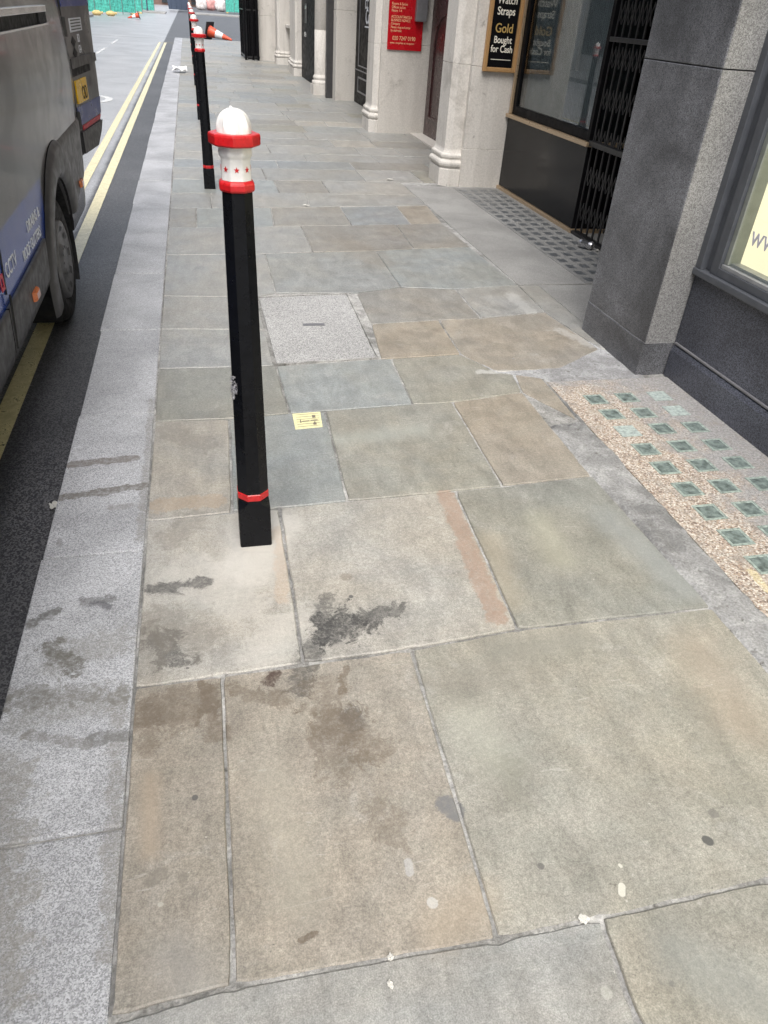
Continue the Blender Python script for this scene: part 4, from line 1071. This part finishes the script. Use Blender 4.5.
# side markers
for (y, z) in ((3.29, .362), (5.07, .462)):
    m_ = MB(); x = px_(z)+.012
    r = [(0,-.045,-.020),(0,.045,-.020),(0,.045,.020),(0,-.045,.020)]
    m_.loft([[(x, y+a*1.0, z+c) for _, a, c in r], [(x+.012, y+a*.92, z+c*.92) for _, a, c in r], [(x+.018, y+a*.7, z+c*.65) for _, a, c in r]]); m_.build('side_marker', M['amber'], t)
# wheels
def wheel(y, side=1):
    w = MB(); N = 48; X0 = -.770 if side > 0 else 2*CX+.770
    s = lambda dx: X0-dx*side
    c = lambda r, dx: [(s(dx), y+r*math.cos(2*PI*i/N), .21+r*math.sin(2*PI*i/N)) for i in range(N)]
    w.loft([c(.205,.012), c(.225,.0), c(.27,-.006), c(.305,.004), c(.325,.022), c(.332,.05), c(.332,.17), c(.322,.20), c(.28,.215), c(.205,.21)], 0, False, True, True)
    ty = w.build('wheel', M['rubber'], t)
    h = MB(); h.loft([c(.206,.014), c(.200,-.006), c(.188,-.010), c(.150,.004), c(.085,.010), c(.075,-.006), c(.06,-.012), c(.02,-.013)], 0, False, True, True)
    h.add(c(.02,-.013), [list(range(N))])
    for i in range(10):
        a = 2*PI*i/10; r0, r1, da = .150, .172, .13
        q = lambda dx, rr, aa: (s(dx), y+rr*math.cos(aa), .21+rr*math.sin(aa))
        h.add([q(-.0075, r1, a-da), q(-.0075, r1, a+da), q(-.001, r0, a+da), q(-.001, r0, a-da)], [(0,1,2,3)], 1)
        h.loft([[q(-.001, .066+.008*math.cos(2*PI*j/8), a+.12*math.sin(2*PI*j/8)) for j in range(8)], [q(-.014, .066+.008*math.cos(2*PI*j/8), a+.12*math.sin(2*PI*j/8)) for j in range(8)]])
    h.build('hub_cap', [M['hub'], M['plastic']], ty)
wheel(WY+.03); wheel(WY+.03, -1); wheel(.2, -1); wheel(.2)
m_ = MB(); m_.box(CX-.8, CX+.72, -1.2, 3.8, .20, .26); m_.box(CX-.6, CX+.45, 3.8, 5.3, .22, .3); m_.build('underbody', M['rubber'], t)
# livery lettering on the side
side = lambda z: px_(z)+.0035
def VT(s, y, z, size, m_='white_vinyl', sx=1.): text('lettering', s, size, M[m_], (side(z), y, z), (0,1,0), (.0,0,1), t, .0005, sx, 'LEFT', 1., .0006)
VT('CCTV', 2.905, .545, .074, sx=1.05); VT('DRAINS &', 3.385, .590, .062, sx=1.12); VT('ROOF GUTTERS', 3.235, .512, .062, sx=.96)
VT('24 HOUR', 2.35, .508, .088); 
m_ = MB(); 
for (y0, y1, z0, z1) in ((2.800,2.812,.53,.585),(2.838,2.850,.53,.585),(2.8121,2.8379,.573,.585),(2.8121,2.8379,.53,.542)): m_.box(side(.55)-.002, side(.55)+.001, y0, y1, z0, z1)
m_.build('phone_symbol', M['red_vinyl'], t)
# open rear door, swung right round to stand out behind the van
a = Vector((-.735, 5.50)); dv = Vector((.080, .780)).normalized(); nv = Vector((dv.y, -dv.x))   # nv points to the kerb
def D(s_, z, o): p = a+dv*s_+nv*o; return (p.x, p.y, z)
EDGE = [(.430,.535),(.60,.62),(.69,.70),(.735,.80),(.755,.93),(.760,1.06),(.775,1.19),(.80,1.38),(.80,1.8),(.74,2.15),(.6,2.22)]
outl = [(.0,.545)]+EDGE+[(.0,2.22)]
BUL = lambda s_, z: .012*math.sin(min(1, max(0, (z-.5)/1.0))*PI)
m_ = MB(); front = [D(s_, z, 0.0) for s_, z in outl]
cxs, czs = .36, 1.3
m_.loft([[D(s_, z, -.06) for s_, z in outl], [D(s_, z, -.008) for s_, z in outl], [D(cxs+(s_-cxs)*.975, czs+(z-czs)*.988, .0) for s_, z in outl]])
dr = m_.build('rear_door', M['van_plain'], t)
def dpatch(name, pts, mat, o0=-.002, o1=.003):
    k_ = MB(); k_.loft([[D(s_, z, o0) for s_, z in pts], [D(s_, z, o1) for s_, z in pts]]); return k_.build(name, M[mat], dr)
dpatch('blue_band', [(.02,1.348),(.78,1.352),(.785,1.60),(.02,1.60)], 'blue')
dpatch('panel_ridge', [(.02,1.03),(.745,1.035),(.745,1.085),(.02,1.085)], 'plastic_grey', -.002, .012)
dpatch('plate_recess', [(.02,.985),(.55,.99),(.55,1.028),(.02,1.028)], 'rubber', -.002, .004)
dpatch('bumper_trim', [(.015,.555),(.425,.548),(.59,.625),(.655,.68),(.015,.68)], 'plastic', -.002, .014)
dpatch('reflector_strip', [(.10,.683),(.62,.688),(.665,.712),(.10,.707)], 'red_vinyl', -.002, .006)
dpatch('lower_band', [(.02,.715),(.70,.72),(.735,.82),(.02,.82)], 'blue', -.002, .0025)
pl = dpatch('number_plate', [(.06,.835),(.36,.838),(.36,.965),(.06,.962)], 'plate', .0, .008)
text('lettering', 'OD', .105, M['black'], D(.195, .850, .0095), (dv.x, dv.y, 0), (0,0,1), pl, .0005, .85)
lb = dpatch('notice_label', [(.165,1.215),(.49,1.220),(.49,1.290),(.165,1.288)], 'white_vinyl', .0, .002)
k_ = MB()
for i in range(4): k_.loft([[D(s_, z, .0018) for s_, z in ((.19,1.226+i*.016),(.46,1.228+i*.016),(.46,1.234+i*.016),(.19,1.232+i*.016))], [D(s_, z, .0032) for s_, z in ((.19,1.226+i*.016),(.46,1.228+i*.016),(.46,1.234+i*.016),(.19,1.232+i*.016))]])
k_.build('label_lines', M['plastic'], lb)
k_ = MB()
for z0 in (1.165, 1.105): k_.loft([[D(s_, z, .0) for s_, z in ((.14,z0),(.20,z0-.03),(.26,z0),(.20,z0+.03))], [D(s_, z, .0025) for s_, z in ((.14,z0),(.20,z0-.03),(.26,z0),(.20,z0+.03))]])
k_.build('diamond_mark', M['rubber'], dr)
for s_, z, tx in ((.32, 1.16, 'B2'), (.32, 1.10, 'G4')): text('lettering', tx, .062, M['white_vinyl'], D(s_, z, .001), (dv.x, dv.y, 0), (0,0,1), dr, .0006, 1.)
for z in (.75, 1.25, 1.9): k_ = MB(); k_.tube(D(-.005, z-.05, .004), D(-.005, z+.05, .004), .016); k_.build('hinge', M['plastic'], dr)
rebase(t, (CX, 1.8, RZ))

# ------------------------------------------------------------------ far end of the street
def cone(label, p, length, direction, standing=False):
    t = thing('traffic_cone', label, 'traffic cone', p, 0, 'traffic cones at the junction')
    k = length; N = 20
    c = lambda r, z: [(r*k*math.cos(2*PI*i/N), r*k*math.sin(2*PI*i/N), z*k) for i in range(N)]
    b = MB(); b.loft([c(.205, .04), c(.200, .06), c(.145, .34), c(.096, .62), c(.040, .96), c(.025, 1.0)], 0, True, True, True); b.build('cone_body', M['cone'], t)
    b = MB(); b.loft([c(.146, .335), c(.150, .345), c(.103, .615), c(.099, .625)], 0, False, True, True); b.build('reflective_sleeve', M['cone_w'], t)
    b = MB(); b.box(-.32*k, .32*k, -.32*k, .32*k, 0, .045*k, 0, .01); b.build('foot', M['rubber'], t)
    if not standing:
        # lie on its side: the axis points along `direction`, tip touching down
        d = Vector((*direction, 0)).normalized(); tilt = math.radians(90+14)
        t.rotation_mode = 'QUATERNION'
        ax = Vector((-d.y, d.x, 0)); t.rotation_quaternion = Matrix.Rotation(tilt, 3, ax).to_quaternion() @ Matrix.Rotation(math.atan2(d.y, d.x), 3, 'Z').to_quaternion()
        t.location = (p[0], p[1], p[2]+.30*k)
    return t
cone('orange and white traffic cone lying on its side beyond the bollards, dark foot upright', (.86, 38.9, 0 if False else RZ), 1.12, (1, -.5))
cone('small fallen orange traffic cone far off on the road by the green barriers', (-3.25, 62.5, RZ), .80, (-1, -.1))

def barrier(label, p, rz):
    t = thing('barrier', label, 'barrier', p, rz, 'green netted barriers at the roadworks')
    b = MB(); b.box(-1.1, 1.1, -.012, .012, .15, 1.75); b.build('netting', M['green_net'], t)
    b = MB()
    for x in (-1.1, 0, 1.1): b.tube((x, -.03, 0), (x, -.03, 1.85), .022)
    b.tube((-1.1, -.03, 1.80), (1.1, -.03, 1.80), .02); b.build('tube_frame', M['box_grey'], t)
    for x in (-.9, .9): b = MB(); b.box(x-.12, x+.12, -.35, .35, 0, .11, 0, .02); b.build('foot', M['sand'], t)
    return t
for i, (x, y, rz) in enumerate(((-8.6, 66.5, .25), (-6.6, 67.6, .12), (-5.0, 72.5, .5), (-4.9, 79.0, .2), (-4.2, 88.5, .05))):
    barrier(['green netted barrier leftmost, by the van door', 'green netted barrier with a sandbag at its foot', 'green netted barrier standing askew, behind the fallen small cone', 'green netted barrier set back, in shade', 'green netted barrier next to the two dark posts'][i], (x, y, RZ), rz)
barrier('lone green netted barrier at the right, past the bollard row', (5.9, 113, RZ), 0)
for i, (x, y) in enumerate(((-6.3, 65.4), (-5.4, 66.0))):
    t = thing('sandbag', ['yellow sandbag nearer the van door, by the barriers', 'yellow sandbag to the right of the other, by the barriers'][i], 'sandbag', (x, y, RZ), .3*i, 'sandbags by the barriers')
    bm = bmesh.new(); bmesh.ops.create_uvsphere(bm, u_segments=14, v_segments=8, radius=1)
    for v in bm.verts: v.co = Vector((v.co.x*.34, v.co.y*.24, (v.co.z*.17+.14)*(1+.15*noise.noise(v.co*2))))
    MB().bm(bm, 0, None, True).build('sack', M['sand'], t)
    b = MB(); b.tube((.30, 0, .16), (.42, .02, .18), .05, 0, 8, .09); b.build('tied_neck', M['sand'], t)
for i, (x, y) in enumerate(((-4.35, 85.5), (-3.70, 87.0))):
    t = thing('post', ['dark thin post before the green barrier, left of the pair', 'dark thin post before the green barrier, right of the pair'][i], 'post', (x, y, RZ), 0, 'dark posts at the junction')
    b = MB(); b.tube((0,0,0), (0,0,3.2), .06, 0, 10); b.build('pole', M['skip'], t); b = MB(); b.tube((0,0,0), (0,0,.35), .10, 0, 10, .075); b.build('collar', M['skip'], t)
t = thing('skip', 'dark blue grey steel container at the far end of the street', 'container', (-1.0, 104, RZ))
b = MB(); b.loft([[(-1.0,-.8,.15),(1.1,-.8,.15),(1.1,.8,.15),(-1.0,.8,.15)], [(-1.25,-.9,2.0),(1.3,-.9,2.0),(1.3,.9,2.0),(-1.25,.9,2.0)]]); b.build('tub', M['skip'], t)
b = MB()
for x in (-.8, -.25, .3, .85): b.box(x-.05, x+.05, -.98, -.86, .2, 1.95)
b.box(-1.3, 1.35, -1.0, -.88, 1.9, 2.05); b.build('ribs', M['skip'], t)
for i, (x, y, m_) in enumerate(((2.0, 124, 'bulk'), (3.3, 126, 'pinkbag'), (4.6, 122, 'bulk'), (3.9, 131, 'bulk'))):
    t = thing('bulk_bag', ['pale bulk bag nearest the bollards in the far heap', 'pinkish bulk bag in the middle of the far heap', 'pale bulk bag at the right end of the far heap, beside the green barrier', 'pale bulk bag at the back of the far heap'][i], 'bag', (x, y, RZ), i*.4, 'builders bags beyond the junction')
    bm = bmesh.new(); bmesh.ops.create_uvsphere(bm, u_segments=16, v_segments=10, radius=1)
    for v in bm.verts:
        c = v.co; s_ = .75/max(abs(c.x), abs(c.y), .75); v.co = Vector((c.x*s_*.95, c.y*s_*.8, max(0, c.z*.75+.68)))*(1+.12*noise.noise(c*2.3))
    MB().bm(bm, 0, None, True).build('sack', M[m_], t)
    for sx in (-1, 1): b = MB(); b.bar((sx*.5,-.35,1.25), (sx*.5,.35,1.25), .03, .01); b.bar((sx*.5,-.35,1.0), (sx*.5,-.35,1.25), .03, .01); b.bar((sx*.5,.35,1.0), (sx*.5,.35,1.25), .03, .01); b.build('handle', M['bulk'], t)
t = thing('far_building', 'dark brick building closing the street beyond the junction', 'building')
b = MB(); b.box(-30, -9, 150, 160, -.2, 14); b.box(12, 30, 150, 160, -.2, 14); b.box(-9, 12, 152, 153, -.2, 2.2); b.build('wall', M['brick'], t)
for j in range(12):
    for k in range(3): b = MB(); b.box(-28+j*4.8, -25.4+j*4.8, 149.9, 150.1, .8+k*4.2, 3.4+k*4.2) if not 3 <= j <= 8 else b.box(-28+j*4.8, -26.5+j*4.8, 151.8, 152.1, .2+.55*k, .6+.55*k); b.build('window', M['opp_glass'], t)
rebase(t, (0, 155, RZ))

# ------------------------------------------------------------------ litter
t = thing('drink_can', 'crushed silver drink can lying by the foot of the lattice gate', 'can')
c = Vector((2.93, 5.33, .034)); d = Vector((.55, -.83, 0)).normalized(); u = Vector((-d.y, d.x, 0)); w = Vector((0,0,1)); N = 20
ring = lambda s_, r: [c+d*s_+(u*math.cos(2*PI*i/N)+w*math.sin(2*PI*i/N))*r*(1-.16*max(0, math.cos(2*PI*i/N-1.3))*math.exp(-((s_-.01)/.025)**2)) for i in range(N)]
b = MB(); b.loft([ring(-.062,.022), ring(-.060,.026), ring(-.052,.033), ring(-.02,.033), ring(0,.031), ring(.02,.032), ring(.045,.033), ring(.056,.027)], 0, True, True, True); b.build('can_body', M['alu'], t)
b = MB(); b.loft([ring(.0562,.027), ring(.060,.027), ring(.058,.022), ring(.055,.018)], 0, True); b.build('can_top', M['chrome'], t)
b = MB(); b.loft([ring(-.035,.0338), ring(-.030,.0338), ring(.022,.0330), ring(.028,.0334)], 0, False, True, True)
b.f = [f for i, f in enumerate(b.f) if i % N in range(3, 9)]; b.mi = [0]*len(b.f); b.c = [None]*len(b.f); b.sm = [True]*len(b.f)
b.build('can_print', M['plastic'], t)
rebase(t, tuple(c*Vector((1,1,0)) if False else (c.x, c.y, 0)))
def scrap(label, p, sx, sy, rz, mat='paper', seed=1, h=.02, cat='paper scrap', name='paper_scrap', group='scraps of white litter'):
    b = MB(); n = 7; vs = []; fs = []
    for i in range(n):
        for j in range(n):
            u_, v_ = i/(n-1)-.5, j/(n-1)-.5
            k_ = max(abs(u_), abs(v_))/max(1e-6, math.hypot(u_, v_)); u_, v_ = u_*k_, v_*k_
            r = 1+.7*noise.noise(Vector((u_*4+seed, v_*3, 1)))
            vs.append((u_*sx*r, v_*sy*r, .003+h*abs(noise.noise(Vector((u_*2.6+seed*3.1, v_*2.6, seed)))) + h*.4*(noise.noise(Vector((u_*7+seed, v_*7, 4)))+.6)))
    for i in range(n-1):
        for j in range(n-1): fs.append((i*n+j, (i+1)*n+j, (i+1)*n+j+1, i*n+j+1))
    b.add(vs, fs, 0, None, False); o = b.build(name, M[mat]); o.location = p; o.rotation_euler.z = rz
    md = o.modifiers.new('thick', 'SOLIDIFY'); md.thickness = .0015
    return tag(o, label, cat, group)
scrap('crumpled white plastic bag lying on the kerb beside the bollard row', (-.27, 19.6, 0), .36, .34, .3, 'rag', 2, .16, 'plastic bag', 'plastic_bag', None)
scrap('white bird dropping on the joint between the two nearest flagstones', (0.6253, 0.5735, 0.0), 0.02, 0.017, 0.4, 'paper', 3, 0.004, 'dropping', 'bird_dropping', None)
scrap('small white scrap of paper on the flagstones before the moulded stone pier', (1.931, 7.8912, 0.001), 0.07, 0.05, 0.2, 'paper', 4, 0.01, 'paper scrap', 'paper_scrap', 'scraps of white litter')
scrap('white scrap to the right of the nearest bollard, before the cover', (0.8858, 6.6605, 0.001), 0.05, 0.05, 0.9, 'paper', 5, 0.01, 'paper scrap', 'paper_scrap', 'scraps of white litter')
scrap('white scrap in the gutter at the kerb foot, beside the van', (-0.5834, 2.5904, -0.117), 0.035, 0.03, 0.5, 'paper', 6, 0.01, 'paper scrap', 'paper_scrap', 'scraps of white litter')
scrap('larger white scrap on the asphalt beside the van', (-0.6149, 2.3574, -0.117), 0.045, 0.03, 1.2, 'paper', 7, 0.012, 'paper scrap', 'paper_scrap', 'scraps of white litter')
scrap('white pellet of chewed gum by the foot of the lattice gate', (2.9868, 5.2411, 0.003), 0.03, 0.03, 0.2, 'paper', 8, 0.02, 'gum', 'gum_pellet', None)
scrap('broken pale shell of litter stuck on the nearest flag joint', (0.2332, 0.5803, 0.0), 0.014, 0.012, 0.7, 'paper', 9, 0.006, 'litter', 'litter_crumb', None)
scrap('white crumb on the flag nearest the viewer', (0.223, 0.5361, 0.001), 0.01, 0.016, 0.3, 'paper', 10, 0.004, 'litter', 'litter_crumb', None)

# ------------------------------------------------------------------ light and camera
w = bpy.data.worlds.new('World'); sc.world = w; w.use_nodes = True
nt = w.node_tree; bg = nt.nodes['Background']; sky = nt.nodes.new('ShaderNodeTexSky'); sky.sky_type = 'NISHITA'; sky.sun_disc = False
EL, AZ = math.radians(58), math.radians(196)        # sun behind the viewer's left shoulder, veiled by cloud
sky.sun_elevation = EL; sky.sun_rotation = AZ; sky.air_density = 1.0; sky.dust_density = 4.0; sky.ozone_density = .6
hs = nt.nodes.new('ShaderNodeHueSaturation'); hs.inputs['Saturation'].default_value = .5     # a thin white veil of cloud
nt.links.new(sky.outputs[0], hs.inputs['Color']); nt.links.new(hs.outputs[0], bg.inputs[0]); bg.inputs[1].default_value = .15
sd = bpy.data.lights.new('sun', 'SUN'); sd.energy = 1.4; sd.angle = math.radians(35); sd.color = (1, .975, .94)
so = bpy.data.objects.new('sun', sd); COL.objects.link(so)
dirv = Vector((math.sin(AZ)*math.cos(EL), math.cos(AZ)*math.cos(EL), math.sin(EL)))
so.rotation_euler = dirv.to_track_quat('Z', 'Y').to_euler(); so.location = (0, 0, 20)
cd = bpy.data.cameras.new('camera'); cam = bpy.data.objects.new('camera', cd); COL.objects.link(cam)
cd.sensor_fit = 'VERTICAL'; cd.sensor_height = 24; cd.lens = 24*715.61/1024; cd.clip_start = .02; cd.clip_end = 1200
Rr, Dn, Fw = Vector((0.973783,-0.219091,0.061201)), Vector((-0.077196,-0.571350,-0.817068)), Vector((0.213980,0.790923,-0.573284))
mt = Matrix((Rr, -Dn, -Fw)).transposed().to_4x4(); mt.translation = (0, 0, 1.45); cam.matrix_world = mt
sc.camera = cam
sc.view_settings.view_transform = 'Standard'; sc.view_settings.look = 'None'; sc.view_settings.gamma = 1; sc.view_settings.use_curve_mapping = False
sc.view_settings.exposure = 0.9
sc.render.resolution_x = 768; sc.render.resolution_y = 1024
